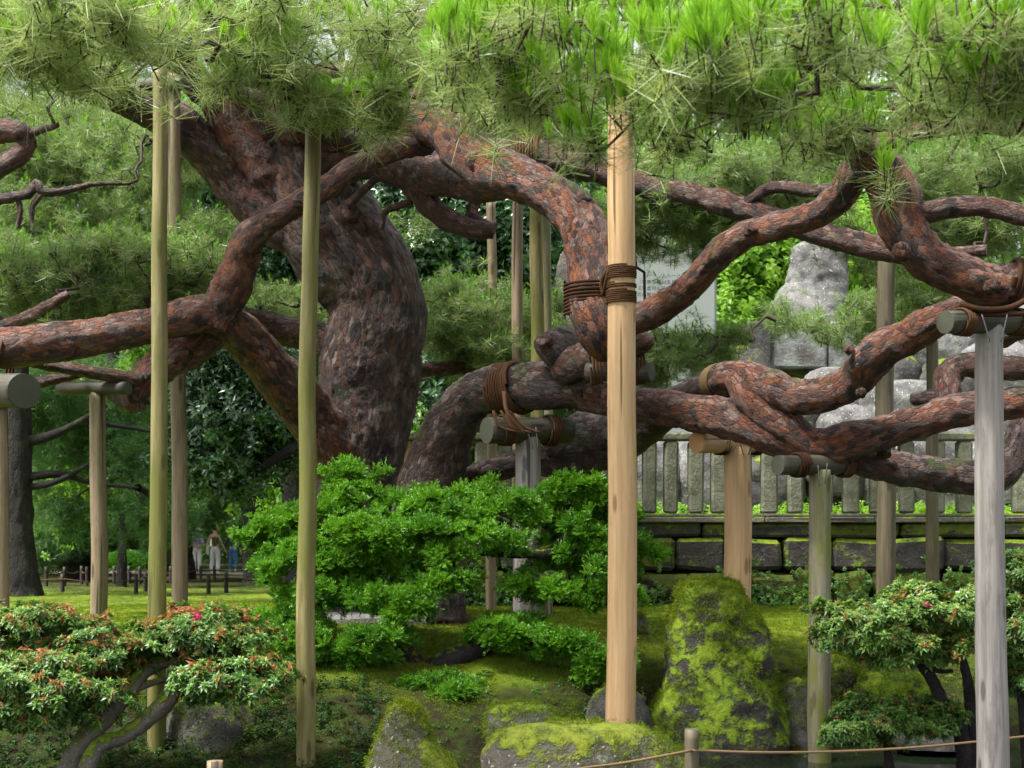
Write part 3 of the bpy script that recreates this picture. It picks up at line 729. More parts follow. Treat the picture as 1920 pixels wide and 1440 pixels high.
limb('P4', [(650, 385, 13.4, 18), (690, 350, 13.4, 15), (720, 322, 13.3, 14), (745, 335, 13.2, 16)], (.3, .3), name='branch', seg=12)
limb('Q', [(860, 300, 13.6, 70), (930, 295, 13.7, 66), (1000, 292, 13.7, 66), (1070, 302, 13.6, 62), (1140, 325, 13.5, 50), (1220, 352, 13.4, 44), (1290, 362, 13.2, 42), (1370, 384, 13., 50), (1450, 410, 12.8, 46), (1540, 438, 12.6, 46), (1640, 464, 12.4, 46), (1740, 480, 12.2, 34), (1850, 470, 12, 24)], (.35, .3), (.08, .04), .008, 36)
limb('Q2', [(780, 200, 13, 46), (840, 214, 13, 44), (905, 228, 13, 40), (965, 208, 12.9, 34), (1020, 180, 12.8, 26)], (.3, .3), name='branch')
limb('Qs', [(1390, 385, 12.9, 20), (1450, 352, 12.7, 24), (1530, 358, 12.5, 26), (1580, 350, 12.4, 20)], (.1, .1), name='branch', seg=14)
limb('R', [(70, 132, 11, 18), (125, 126, 11, 20), (175, 106, 11, 23), (250, 101, 11.1, 26), (305, 116, 11.3, 28), (365, 138, 11.6, 26), (420, 165, 12.2, 28), (480, 190, 13.2, 40)], (.4, .4), name='branch', seg=20)
limb('Ss', [(470, 85, 11.5, 22), (520, 105, 11.2, 30), (560, 136, 11., 38), (610, 134, 10.7, 30), (670, 126, 10.3, 26), (740, 112, 9.9, 24), (820, 104, 9.4, 22), (900, 90, 8.9, 18), (1000, 120, 8.2, 14)], (.6, .4), name='branch', seg=20)
limb('S2', [(560, 140, 11., 36), (580, 165, 11., 30), (640, 172, 10.7, 24), (720, 178, 10.3, 22), (800, 175, 9.7, 18)], (.5, .4), name='branch', seg=18)
limb('S3', [(330, 95, 12.6, 60), (390, 62, 12.3, 44), (440, 40, 12, 30), (500, 14, 11.5, 22), (560, -20, 11, 18)], (.8, .5), name='branch', seg=20)
limb('T', [(640, 60, 11, 22), (700, 46, 10.8, 34), (770, 40, 10.6, 32), (840, 26, 10.4, 28), (920, 0, 10.2, 24), (1010, -30, 10, 20)], (.5, .5), name='branch', seg=20)
limb('U', [(1120, -50, 8.6, 34), (1170, -6, 8.4, 36), (1225, 30, 8.2, 36), (1285, 62, 8., 30), (1312, 90, 7.8, 22), (1340, 130, 7.5, 14)], (1., .6), name='branch', seg=20)
limb('V', [(-120, 235, 12.2, 44), (-30, 246, 12.1, 44), (28, 246, 12., 42), (52, 262, 12., 36), (34, 290, 12., 38), (-10, 318, 12., 40), (-80, 345, 12.1, 40)], (.4, .5), seg=26)
limb('V2', [(52, 250, 12, 18), (80, 243, 11.9, 15), (108, 234, 11.8, 10)], (.3, .3), name='branch', seg=12)
limb('W', [(-60, 640, 12.4, 26), (0, 615, 12.3, 25), (60, 590, 12.2, 24), (105, 565, 12.1, 21), (128, 550, 12.1, 16)], (.4, .4), name='branch', seg=16)
limb('X1', [(-60, 385, 13.6, 22), (20, 370, 13.5, 20), (55, 362, 13.5, 20), (68, 342, 13.5, 16), (80, 360, 13.5, 17), (120, 358, 13.6, 14), (180, 345, 13.7, 10), (240, 345, 13.8, 6)], (.1, .1), name='branch', seg=14)
limb('X2', [(80, 362, 13.5, 13), (62, 385, 13.5, 11), (60, 410, 13.5, 9), (62, 440, 13.5, 6)], (.1, .1), name='branch', seg=10)
limb('X3', [(32, 368, 13.5, 12), (38, 395, 13.5, 11), (32, 430, 13.5, 8)], (.1, .1), name='branch', seg=10)
limb('Z', [(740, 705, 14.6, 34), (800, 694, 15, 28), (860, 690, 15.2, 24), (920, 690, 15.4, 16)], (.6, .6), name='branch', seg=18)
limb('Z2', [(1600, 600, 16., 16), (1640, 560, 15.8, 22), (1660, 500, 15.2, 26), (1640, 470, 14, 28)], (.0, .0), name='branch', seg=14)
limb('top', [(350, -60, 13.2, 60), (500, -130, 11.5, 46), (760, -160, 9.6, 40), (1050, -150, 8.4, 34), (1400, -130, 7.6, 28), (1800, -110, 7.2, 22)], (.6, .6), seg=18)

def lumps(pts, key_mat, name, parent=pine):         # knots and cut stubs on the wood
    for (x, y, D, wd, dx, dy, dz) in pts:
        c_ = P(x, y, D); r_ = wd / 2 / F * D; d = np.array((dx, dz, dy), float); d /= np.linalg.norm(d)
        C = [[*(c_ - d * r_ * .8), r_ * 1.35], [*(c_ + d * r_ * .1), r_ * 1.1], [*(c_ + d * r_ * .55), r_ * 1.0], [*(c_ + d * r_ * .75), r_ * .8], [*(c_ + d * r_ * .45), r_ * .55], [*(c_ + d * r_ * .2), r_ * .3]]
        V, Q_, T_, b, R = tube(np.array(C), 20, r_ * .15, .25, .9, (.05, .03), .006, int(x))
        near_ = min(LIMB, key=lambda k_: np.min(np.linalg.norm(LIMB[k_][:, :3] - c_, axis=1) - LIMB[k_][:, 3]))
        link(name, mesh(name, V, [Q_, T_], [M[key_mat]], attrs=dict(bark=b, tone=np.full(len(V), .45))), LOBJ[near_])
lumps_list = ([(125, 652, 11.65, 46, .35, -.2, -1), (1098, 372, 11, 34, .6, .6, -.6), (1862, 535, 8.85, 34, .3, .1, -1), (652, 400, 13.5, 52, .3, .3, -1), (1022, 640, 11.95, 40, -.5, .5, -.8),
       (893, 305, 11.55, 48, .2, -.2, -1), (555, 378, 11.8, 20, 0, 1, -.6), (1412, 428, 9.65, 34, .1, .5, -1), (1590, 655, 10.0, 22, -1, .5, -.4), (1088, 470, 10.8, 26, -1, .2, -.3), (1690, 470, 8.75, 40, -.3, 0, -1), (1615, 735, 10.05, 22, -.2, .1, -1), (1660, 850, 10.65, 30, .2, -.8, -.6)])
lumps([(a_, b_, c_, w_ * .72, d1_, d2_, d3_) for (a_, b_, c_, w_, d1_, d2_, d3_) in lumps_list], 'bark', 'knot')

roots_near = [k for k in LIMB if k not in ('trunk',)]
roots = np.vstack([LIMB[k][::6, :3] for k in roots_near])
# crown pads: (px, py, D, rx, ry, depth radius, number of shoots)
near_pads = [
    (1430, 120, 5.9, 250, 80, .6, 95), (1700, 110, 5.8, 250, 75, .6, 100), (1880, 150, 5.9, 120, 100, .6, 48), (1250, 165, 6.2, 190, 60, .5, 64),
    (1040, 120, 6.4, 190, 62, .5, 85), (860, 145, 6.8, 160, 45, .4, 60), (1560, 30, 7.4, 380, 50, .7, 60), (1130, 30, 7.8, 300, 50, .7, 60),
    (1330, 245, 7.0, 150, 50, .4, 40), (1500, 235, 7.2, 150, 50, .4, 40), (1800, 205, 7., 150, 32, .35, 30), (1100, 275, 6.4, 48, 18, .12, 8), (1655, 335, 7.8, 30, 14, .08, 3),
    (1880, 20, 7.3, 160, 50, .7, 30)]
dull_pads = [
    (130, 48, 7.4, 210, 62, .5, 110), (55, 130, 7.8, 90, 40, .35, 30), (330, 0, 8.6, 160, 40, .5, 40), (560, 60, 8.8, 190, 60, .6, 80), (780, 60, 9., 200, 70, .6, 80),
    (450, 118, 8.9, 90, 28, .3, 30), (610, 180, 9., 90, 30, .25, 40), (720, 195, 9.3, 110, 26, .25, 24), (860, 195, 9., 130, 28, .3, 28), (190, 172, 8.4, 70, 14, .2, 9), (950, 20, 8.8, 150, 50, .5, 40), (1000, 195, 8.2, 140, 30, .3, 26)]
bg_pads = [
    (250, 15, 11.5, 260, 45, .6, 110), (700, 0, 11.5, 260, 50, .6, 110), (1020, 40, 11.2, 200, 50, .6, 90), (1560, 0, 10.5, 260, 35, .6, 70), (1820, 40, 10.2, 180, 50, .6, 50), (60, 40, 11.5, 120, 60, .6, 60), (480, 60, 12.3, 120, 50, .5, 50),
    (170, 505, 12.9, 230, 55, .7, 420), (70, 560, 12.7, 140, 45, .5, 160), (350, 520, 13.2, 120, 55, .5, 180), (420, 560, 14.2, 80, 30, .4, 60), (300, 600, 13, 60, 20, .3, 30),
    (900, 580, 15.2, 130, 50, .6, 200), (860, 640, 15.3, 90, 40, .5, 100), (990, 650, 15.2, 90, 45, .5, 100), (1020, 580, 15.4, 70, 45, .5, 70), (520, 575, 15, 90, 40, .5, 90), (690, 600, 15.5, 90, 60, .5, 60),
    (1260, 440, 14.2, 110, 36, .6, 150), (1240, 665, 14.6, 90, 50, .6, 140), (1330, 660, 14.6, 70, 45, .5, 80), (1270, 400, 14, 130, 40, .6, 150), (1450, 330, 13.4, 150, 45, .6, 180), (1290, 320, 13.8, 120, 40, .5, 110), (1520, 400, 13.5, 80, 30, .4, 60),
    (1830, 340, 13.2, 150, 60, .7, 330), (1830, 440, 13.2, 120, 40, .6, 140), (1700, 530, 13.6, 60, 60, .5, 70), (1580, 610, 15.6, 110, 40, .4, 90), (1480, 600, 15.6, 70, 30, .3, 40), (1640, 440, 13.6, 80, 40, .4, 60),
    (760, 420, 15, 60, 35, .4, 30), (1080, 660, 14.8, 60, 40, .4, 50), (620, 250, 15, 200, 60, .8, 120), (980, 230, 14.5, 150, 60, .7, 120), (250, 280, 15, 150, 50, .6, 120)]
nearp, nc, ntn = pad_points(near_pads); dullp, dc, dtn = pad_points(dull_pads); bgp, bc, btn = pad_points(bg_pads)
allp = np.vstack([nearp, dullp, bgp])
V, Qd, nd_, nodes = grow(allp, roots, seg=.15, jit=.22, r0=.0023, rmax=.014, sag=.10, seed=3)
tw = link('twigs', mesh('twigs', V, [Qd], [M['twig']]), pine); tw['kind'] = 'stuff'
nn, ndl = len(nearp), len(dullp)
upv = np.array((0, 0, 1.))
def tuft_dirs(d, k): return d * k + upv + RNG.normal(size=d.shape) * .22
def more(p, d, n_extra, spread):
    q = np.repeat(p, n_extra, 0) + RNG.normal(size=(len(p) * n_extra, 3)) * spread - np.repeat(d, n_extra, 0) * RNG.uniform(.0, .12, (len(p) * n_extra, 1))
    return np.vstack([p, q]), np.vstack([d, np.repeat(d, n_extra, 0)])
p_, d_ = more(nearp, nd_[:nn], 0, .06)
scatter('crown', 'pine', p_, tuft_dirs(d_, .4), RNG.uniform(.9, 1.3, len(p_)), ntn * .5 + RNG.uniform(.1, .5, len(p_)), pine)
cd_ = nearp + np.array((0, -.10, .07)) + RNG.normal(size=nearp.shape) * .05; scatter('crown', 'candle', cd_, np.repeat(upv[None], len(cd_), 0) + RNG.normal(size=cd_.shape) * .16, RNG.uniform(.85, 1.35, len(cd_)), ntn * .4 + RNG.uniform(.3, .6, len(cd_)), pine)
sub_ = RNG.random(len(nearp)) < .3; nearp, ntn = nearp[sub_], ntn[sub_]
o_ = nearp + RNG.normal(size=nearp.shape) * .09; scatter('crown', 'pine_old', o_, RNG.normal(size=o_.shape) + upv * .5, RNG.uniform(1., 1.4, len(o_)), ntn * .5 + RNG.uniform(.1, .5, len(o_)), pine)
o_ = dullp + RNG.normal(size=dullp.shape) * .11; scatter('crown', 'pine_old', o_, RNG.normal(size=o_.shape) + upv * .3, RNG.uniform(1.15, 1.6, len(o_)), dtn * .5 + RNG.uniform(.1, .5, len(o_)), pine)
p_, d_ = more(dullp, nd_[nn:nn + ndl], 0, .07)
scatter('crown', 'pine_dull', p_, tuft_dirs(d_, .6), RNG.uniform(1.1, 1.55, len(p_)), dtn * .5 + RNG.uniform(0, .5, len(p_)), pine)
p_, d_ = more(bgp, nd_[nn + ndl:], 2, .09)
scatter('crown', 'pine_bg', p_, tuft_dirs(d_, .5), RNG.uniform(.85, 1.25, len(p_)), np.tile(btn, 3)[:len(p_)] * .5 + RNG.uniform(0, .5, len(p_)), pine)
# ------------------------------------------------------------------ timber props
def log_mesh(name, C, mt, cut, seg=20, step=.06, lump=.05, seed=0, wob=0.):
    V, Q_, T_, b, R = tube(np.array(C), seg, step, lump, 3., None, 0., seed, wob=wob)
    mi = np.concatenate([np.zeros(len(Q_), int), np.ones(len(T_), int)])
    me = mesh(name, V, [Q_, T_], [M[mt], M[cut]], attrs=dict(bark=b + seed * 1.7), mi=mi)
    me.polygons.foreach_set('use_smooth', np.concatenate([np.ones(len(Q_), bool), np.zeros(len(T_), bool)]))
    return me

def helix(center, axis, r, turns, rr, pitch, parent, name='rope_lashing', mt='rope', sq=(1., 1.), seg=7):
    a_ = np.asarray(axis, float); a_ /= np.linalg.norm(a_)
    ref = np.array((0, 0, 1.)) if abs(a_[2]) < .8 else np.array((0, 1., 0))
    u_ = np.cross(a_, ref); u_ /= np.linalg.norm(u_); v_ = np.cross(a_, u_)
    n = int(turns * 26); t = np.linspace(0, turns * 2 * np.pi, n); h = (t / (2 * np.pi) - turns / 2) * pitch
    wv_ = 1 + .012 * np.sin(t * 3.7 + turns)
    C = np.asarray(center)[None] + (u_ * np.cos(t)[:, None] * sq[0] + v_ * np.sin(t)[:, None] * sq[1]) * (r * wv_)[:, None] + a_ * h[:, None]
    C = np.hstack([C, np.full((n, 1), rr)])
    # direct sweep (points are dense already)
    T, N, B = frames(C[:, :3]); th = np.linspace(0, 2 * np.pi, seg, endpoint=False)
    V = (C[:, None, :3] + (N[:, None] * np.cos(th)[None, :, None] + B[:, None] * np.sin(th)[None, :, None]) * rr).reshape(-1, 3)
    i_ = np.arange(n - 1)[:, None] * seg; j_ = np.arange(seg)[None]; k_ = (j_ + 1) % seg
    Qx = np.stack([i_ + j_, i_ + k_, i_ + seg + k_, i_ + seg + j_], 2).reshape(-1, 4)
    return link(name, mesh(name, V, [Qx], [M[mt]]), parent)

def rope(pts, rr, parent, name='rope', mt='rope', step=.04, seg=7):
    V, Q_, T_, b, R = tube(np.array([[*p, rr] for p in pts]), seg, step)
    return link(name, mesh(name, V, [Q_, T_], [M[mt]]), parent)

def prop(label, x, ytop, ybot, D, wpx, mt, wtop=None, xtop=None, beam=None, cut='cut', seed=0, cat='support pole', group=None):
    """a post (pixel x, top row, foot row, distance, width) with an optional cross log (x0,x1,y,width,mat,cut,tilt)"""
    foot = P(x, ybot, D); foot[2] = min(foot[2], gz(foot[0], foot[1])) - .12
    top = P(xtop if xtop is not None else x, ytop, D)
    r1 = wpx / 2 / F * D; r2 = (wtop or wpx * .9) / 2 / F * D
    e = empty('timber_prop', foot); tag(e, label, cat, group)
    mid = foot * .5 + top * .5
    link('post', log_mesh('post', [[*foot, r1], [*(foot * .75 + top * .25), r1 * .98], [*mid, (r1 + r2) / 2], [*top, r2]], mt, cut, 20, .07, .022, seed, .012), e)
    if beam:
        x0, x1, y, wd, bm, bc, dD = beam
        a_, b_ = P(x0, y, D + dD), P(x1, y, D - dD); r = wd / 2 / F * D
        link('cross_log', log_mesh('cross_log', [[*a_, r * .96], [*(a_ * .5 + b_ * .5), r], [*b_, r * .95]], bm, bc, 24, .06, .03, seed + 5), e)
    return e

def host(e):                                        # ropes and staples sit on the cross log where there is one
    for c_ in bpy.data.objects:
        if c_.parent == e and c_.name.startswith('cross_log'): return c_
    for c_ in bpy.data.objects:
        if c_.parent == e and c_.name.startswith('post'): return c_
    return e

def lash(e, x, y, D, wpx, axis, turns=6, rr=.011, mt='rope', sq=(1., 1.), pitch=None):
    e = host(e)
    helix(P(x, y, D), axis, wpx / 2 / F * D, turns, rr, pitch or rr * 2.25, e, mt=mt, sq=sq)

def staple(e, x, y, D, dx=8, L=34):
    e = host(e)
    a_, b_ = P(x - dx, y - L / 2, D), P(x + dx * .3, y + L / 2, D)
    rope([a_ + np.array((0, .02, 0)), a_, b_, b_ + np.array((0, .02, 0))], .0045, e, 'staple', 'iron', .02, 6)

pr = prop('tall slim green-stained pole standing behind the low azalea pads, propping the upper left limb', 293, 128, 1500, 9.7, 35, 'pole_green', 27, 301, beam=(262, 352, 92, 36, 'log_grey', 'cut', .2), seed=1)
lash(pr, 325, 92, 9.7, 44, (1, -.15, 0), 4)
pr = prop('brown pole just right of the tall green-stained pole, standing on the moss lawn', 338, 135, 1155, 13.2, 30, 'pole_brown', 25, 326, beam=(262, 345, 158, 24, 'log_grey', 'cut', .2), seed=2)
pr = prop('yellow-green mossy pole crossing in front of the massive leaning trunk', 569, 235, 1540, 9.5, 37, 'pole_green', 30, 585, beam=(530, 650, 214, 48, 'log_grey', 'cut', -.2), seed=3)
lash(pr, 622, 214, 9.6, 54, (1, .3, 0), 4)
pr = prop('grey-brown weathered post with short cross log under the drooping elbow limb', 185, 735, 1185, 12.3, 32, 'pole_brown', 29, beam=(112, 240, 728, 26, 'log_grey', 'cut', .15), seed=4)
pr = prop('prop with a thick pale-ended cross log under the low mossy limb', 2, 755, 1260, 11.3, 32, 'pole_brown', 28, beam=(-60, 46, 733, 66, 'log_grey', 'cut', .42), seed=5)
lash(pr, 2, 690, 11.45, 104, (1, .05, -.1), 3, .012, sq=(1, 1.25))
front = prop('thick pale freshly peeled pole bound to a red limb with brown rope', 1163, 160, 1440, 10, 57, 'pole_fresh', 50, 1166, cut='cut_fresh', seed=6)
for (y, t) in ((511, 7), (536, 2.4), (557, 7)):
    lash(front, 1165, y, 10, 55, (0, 0, 1), t * .9, .0062, pitch=.0135)
rope([P(1140, 505, 9.98), P(1128, 530, 10.05), P(1134, 560, 10.05), P(1142, 570, 10.)], .016, front, 'rope_knot')
rope([P(1142, 500, 9.95), P(1136, 528, 9.98), P(1130, 555, 10.05)], .012, front, 'rope_knot')
R_ = LIMB['F']; k = int(np.argmin(np.sum((R_[:, :3] - P(1107, 560, 10.7)) ** 2, 1)))
helix(R_[k, :3], (.0, 0, 1), R_[k, 3] * 1.10, 9, .012, .027, front, 'rope_lashing', 'matting')
pr = prop('short post with a stubby dark cross log hidden behind the freshly peeled pole', 1163, 712, 1330, 11.2, 44, 'pole_dark', 40, beam=(1102, 1222, 697, 36, 'log_grey', 'cut', .12), seed=7)
lash(pr, 1118, 690, 11.2, 46, (1, 0, .1), 4, sq=(1, 1.3)); lash(pr, 1196, 690, 11.15, 46, (1, 0, .1), 4, sq=(1, 1.3))
prop('slender pale pole among the dark glossy leaves, left of the brown pole pair', 922, 380, 1165, 15.4, 20, 'pole_brown', 17, seed=8)
prop('tall brown pole rising behind the rope-bound bent limb', 971, 215, 1165, 14.8, 23, 'pole_brown', 20, seed=9)
prop('tall greenish pole standing tight against its thinner pale neighbour', 1007, 190, 1170, 14.2, 27, 'pole_green', 24, seed=10)
prop('thin pale greenish pole half hidden by its thicker neighbour', 1024, 225, 1168, 14.5, 24, 'pole_moss', 20, seed=11)
pr = prop('stout grey post with rope-bound cross log under the bent dark limb', 988, 812, 1195, 12.3, 54, 'pole_grey', 46, beam=(912, 1066, 807, 50, 'log_grey', 'cut', -.22), seed=12)
for (x, dd_) in ((948, -.11), (1032, .11)): lash(pr, x, 807, 12.3 + dd_, 56, (1, .55, 0), 5, .0095, pitch=.021)
R_ = LIMB['K']; k = int(np.argmin(np.sum((R_[:, :3] - P(950, 728, 12.65)) ** 2, 1)))
ax = R_[k + 2, :3] - R_[k - 2, :3]
helix(R_[k, :3], ax, R_[k, 3] * 1.06, 8, .012, .027, pr)
helix(R_[k + 4, :3], ax + np.array((.0, 0, .25)) * np.linalg.norm(ax), R_[k, 3] * 1.13, 3, .014, .024, pr)
for dx in (0, 14, 30): rope([P(925 + dx, 770, 12.0), P(938 + dx * 1.5, 800, 11.98), P(985 + dx, 812, 11.98)], .012, pr, 'rope_tie')
rope([P(945, 735, 12.0), P(952, 775, 11.9), P(985, 815, 11.93)], .018, pr, 'rope_tie')
staple(pr, 996, 822, 11.98); staple(pr, 1008, 820, 11.98, 3)
pr = prop('freshly peeled orange post and log behind the big mossy boulder', 1383, 838, 1180, 11.6, 55, 'pole_fresh', 50, beam=(1306, 1450, 829, 42, 'pole_fresh', 'cut_fresh', -.26), cut='cut_fresh', seed=13)
lash(pr, 1352, 828, 11.53, 47, (1, .8, 0), 3, mt='matting'); lash(pr, 1418, 828, 11.73, 47, (1, .8, 0), 3, mt='matting'); staple(pr, 1392, 838, 11.35, 6, 26); staple(pr, 1406, 838, 11.35, -8, 26)
R_ = LIMB['L']; 
for xx in (1338, 1362):
    k = min(len(R_) - 3, int(np.argmin(np.sum((R_[:, :3] - P(xx, 718, 11.5)) ** 2, 1))))
    helix(R_[k, :3], R_[k + 2, :3] - R_[k - 2, :3], R_[k, 3] * 1.10, 4.4, .0085, .014, pr, 'rope_lashing', 'rope_pale')
k = int(np.argmin(np.sum((R_[:, :3] - P(1350, 717, 11.45)) ** 2, 1))); helix(R_[k, :3], R_[k + 2, :3] - R_[k - 2, :3], R_[k, 3] * 1.04, 9, .012, .02, pr, 'matting_wrap', 'matting')
pr = prop('mossy yellow-green post standing in the pond edge with a dark cross log', 1538, 880, 1450, 10.6, 44, 'pole_moss', 40, beam=(1458, 1606, 872, 38, 'log_grey', 'cut', -.2), seed=14)
lash(pr, 1584, 872, 10.74, 43, (1, .65, 0), 4); lash(pr, 1498, 872, 10.5, 43, (1, .65, 0), 4, mt='matting'); staple(pr, 1536, 892, 10.38, 2); staple(pr, 1548, 888, 10.38, -3)
prop('dark olive weathered pole rising behind the long low limb', 1660, 400, 1120, 13, 36, 'pole_dark', 32, seed=15)
prop('thin dark pole before the rock pile, right of the dark olive pole', 1749, 640, 1120, 14, 25, 'pole_dark', 22, seed=16)
pr = prop('silver-grey weathered post with a roped cross log under the right limb', 1861, 606, 1520, 9, 60, 'pole_grey', 50, 1853, beam=(1772, 1950, 604, 44, 'log_grey', 'cut', -.22), seed=17)
lash(pr, 1806, 604, 8.86, 49, (1, .7, 0), 6, .008, pitch=.0175); lash(pr, 1908, 604, 9.12, 49, (1, .7, 0), 6, .008, pitch=.0175)
staple(pr, 1852, 615, 8.76, 10, 44); staple(pr, 1880, 615, 8.76, -8, 44)
R_ = LIMB['H']; k = int(np.argmin(np.sum((R_[:, :3] - P(1900, 535, 9)) ** 2, 1))); helix(R_[k, :3], (1, 0, -.25), R_[k, 3] * 1.12, 3, .02, .03, pr, 'rope_lashing', 'matting')
rope([P(1800, 570, 8.85), P(1840, 580, 8.8), P(1890, 578, 8.8), P(1930, 560, 8.8)], .02, pr, 'rope_tie', 'matting')
rope([P(1800, 580, 8.87), P(1850, 590, 8.82), P(1920, 588, 8.8)], .016, pr, 'rope_tie', 'matting')
# matting around the limb that leaves the far side of the tree, tied to its own prop
R_ = LIMB['Q']; k = int(np.argmin(np.sum((R_[:, :3] - P(985, 292, 13.7)) ** 2, 1)))
pr = [o for o in bpy.data.objects if o.get('label', '').startswith('tall brown pole rising')][0]
helix(R_[k, :3], R_[k + 2, :3] - R_[k - 2, :3], R_[k, 3] * 1.06, 10, .012, .027, pr)

# ------------------------------------------------------------------ rocks
def loft_rock(name, prof, D, depth, mt, label=None, cat='rock', parent=None, seed=0, amp=.09, seg=56, step=.028, group=None, lean=0., pw=2.4):
    """outline rows (py, xl, xr) at distance D; depth = thickness / width"""
    rows = np.array([[*P((l + r) / 2, y, D), (r - l) / 2 / F * D] for y, l, r in prof])
    Hh = rows[0, 2] - rows[-1, 2]; n = max(8, int(Hh / step))
    zz = np.linspace(rows[0, 2], rows[-1, 2], n); ii = lambda k: np.interp(-zz, -rows[:, 2], rows[:, k])
    cx, hw = ii(0), ii(3); cy = D + lean * (zz - zz[-1])
    th = np.linspace(0, 2 * np.pi, seg, endpoint=False); c_, s_ = np.cos(th), np.sin(th)
    rad = (np.abs(c_) ** pw + np.abs(s_) ** pw) ** (-1 / pw)
    dh = np.minimum(hw * depth, hw.max() * depth)
    X = cx[:, None] + hw[:, None] * (c_ * rad)[None]; Yv = cy[:, None] + dh[:, None] * (s_ * rad)[None]; Zv = np.repeat(zz[:, None], seg, 1)
    V = np.stack([X, Yv, Zv], 2).reshape(-1, 3)
    top = np.array([[cx[0], cy[0], zz[0] + .012]])
    V = np.vstack([V, top])
    ctr = np.stack([np.repeat(cx[:, None], seg, 1), np.repeat(cy[:, None], seg, 1), Zv], 2).reshape(-1, 3); ctr = np.vstack([ctr, top - np.array((0, 0, .3))])
    nrm = V - ctr; nrm /= np.linalg.norm(nrm, axis=1)[:, None] + 1e-9
    sc = 1.6 / max(.2, hw.max())
    d1, d2, idr = voro(V * sc * 1.5 + seed, seed)
    dsp = fbm(V * sc + seed * 1.9, 5, seed) * .9 + (idr - .5) * .5 * np.clip((d2 - d1) * 3, 0, 1)
    fine = fbm(V * 11 + seed, 4, seed + 5)
    mid_ = fbm(V * sc * 3.2 + seed * .7, 4, seed + 9)
    V = V + nrm * (dsp * amp * hw.max())[:, None] + nrm * (fine * .016 + mid_ * amp * .35 * hw.max())[:, None]
    i_ = np.arange(n - 1)[:, None] * seg; j_ = np.arange(seg)[None]; k_ = (j_ + 1) % seg
    Qx = np.stack([i_ + j_, i_ + seg + j_, i_ + seg + k_, i_ + k_], 2).reshape(-1, 4)
    a_ = np.arange(seg); Tt = np.stack([np.full(seg, n * seg), a_, (a_ + 1) % seg], 1)
    o = link(name, mesh(name, V, [Qx, Tt], [M[mt]]), parent)
    if label: tag(o, label, cat, group)
    return o
ROCKS = []
ROCKS.append(loft_rock('mossy_boulder', [(1088, 1305, 1372), (1096, 1285, 1388), (1112, 1270, 1402), (1150, 1262, 1432), (1180, 1258, 1447), (1220, 1250, 1452), (1270, 1238, 1455), (1310, 1225, 1470), (1350, 1216, 1482), (1390, 1214, 1482), (1425, 1218, 1474), (1470, 1220, 1470)], 11.1, .72, 'rock',
                       'tall moss-covered boulder standing at the pond edge below the orange post', seed=2, amp=.15, lean=.10))
ROCKS.append(loft_rock('pointed_rock', [(1316, 744, 768), (1322, 732, 782), (1340, 722, 796), (1380, 706, 812), (1410, 694, 836), (1440, 684, 856), (1480, 676, 872), (1560, 668, 880)], 9.1, .8, 'rock_bare', 'pointed cone-shaped rock with yellow-green moss beside the yellow-green pole foot', seed=5, amp=.12))
ROCKS.append(loft_rock('flat_rock', [(1354, 1030, 1120), (1358, 985, 1195), (1366, 950, 1215), (1380, 925, 1235), (1410, 908, 1264), (1440, 900, 1284), (1480, 895, 1295), (1540, 890, 1300)], 9.3, .5, 'rock_bare', 'broad flat-topped mossy rock in front of the freshly peeled pole foot', seed=8, amp=.07))
ROCKS.append(loft_rock('dark_rock', [(1288, 1130, 1170), (1300, 1112, 1200), (1330, 1100, 1215), (1370, 1094, 1222), (1420, 1090, 1225)], 10.5, .7, 'rock_dark', 'small dark rock tucked behind the freshly peeled pole', seed=9, amp=.13))
ROCKS.append(loft_rock('mossy_rock', [(1318, 950, 1010), (1328, 920, 1040), (1350, 905, 1062), (1400, 895, 1075)], 10.1, .7, 'rock_dark', 'low dark mossy rock behind the flat-topped rock', seed=12, amp=.12))
ROCKS.append(loft_rock('mossy_rock', [(1278, 1480, 1510), (1290, 1466, 1525), (1320, 1455, 1540), (1370, 1445, 1550), (1430, 1440, 1556)], 11.2, .7, 'rock_dark', 'mossy rock between the tall boulder and the pond-edge post', seed=13, amp=.14))
ROCKS.append(loft_rock('mossy_rock', [(1228, 1530, 1580), (1240, 1512, 1600), (1270, 1504, 1612), (1330, 1500, 1620)], 11.6, .7, 'rock', 'dome of moss just behind the pond-edge post', seed=14, amp=.12))
ROCKS.append(loft_rock('mossy_rock', [(1256, 1640, 1690), (1264, 1618, 1720), (1290, 1606, 1745), (1340, 1600, 1760)], 11.4, .6, 'rock', 'rounded moss-topped rock under the right azalea', seed=15, amp=.12))
ROCKS.append(loft_rock('mossy_rock', [(1308, 350, 420), (1320, 325, 450), (1350, 315, 475), (1420, 305, 490)], 9.9, .7, 'rock_dark', 'dark mossy rock under the left azalea', seed=16, amp=.14))
ROCKS.append(loft_rock('mossy_rock', [(1330, 1720, 1800), (1345, 1690, 1830), (1400, 1670, 1860)], 11., .6, 'rock_dark', 'dark wet rock at the waterline beside the azalea stems', seed=17, amp=.12))
ROCKS.append(loft_rock('mossy_rock', [(1150, 1195, 1204), (1162, 1190, 1212), (1185, 1186, 1218)], 13.2, .8, 'rock_dark', 'small dark stump-like stone on the moss right of the freshly peeled pole', seed=18, amp=.15))
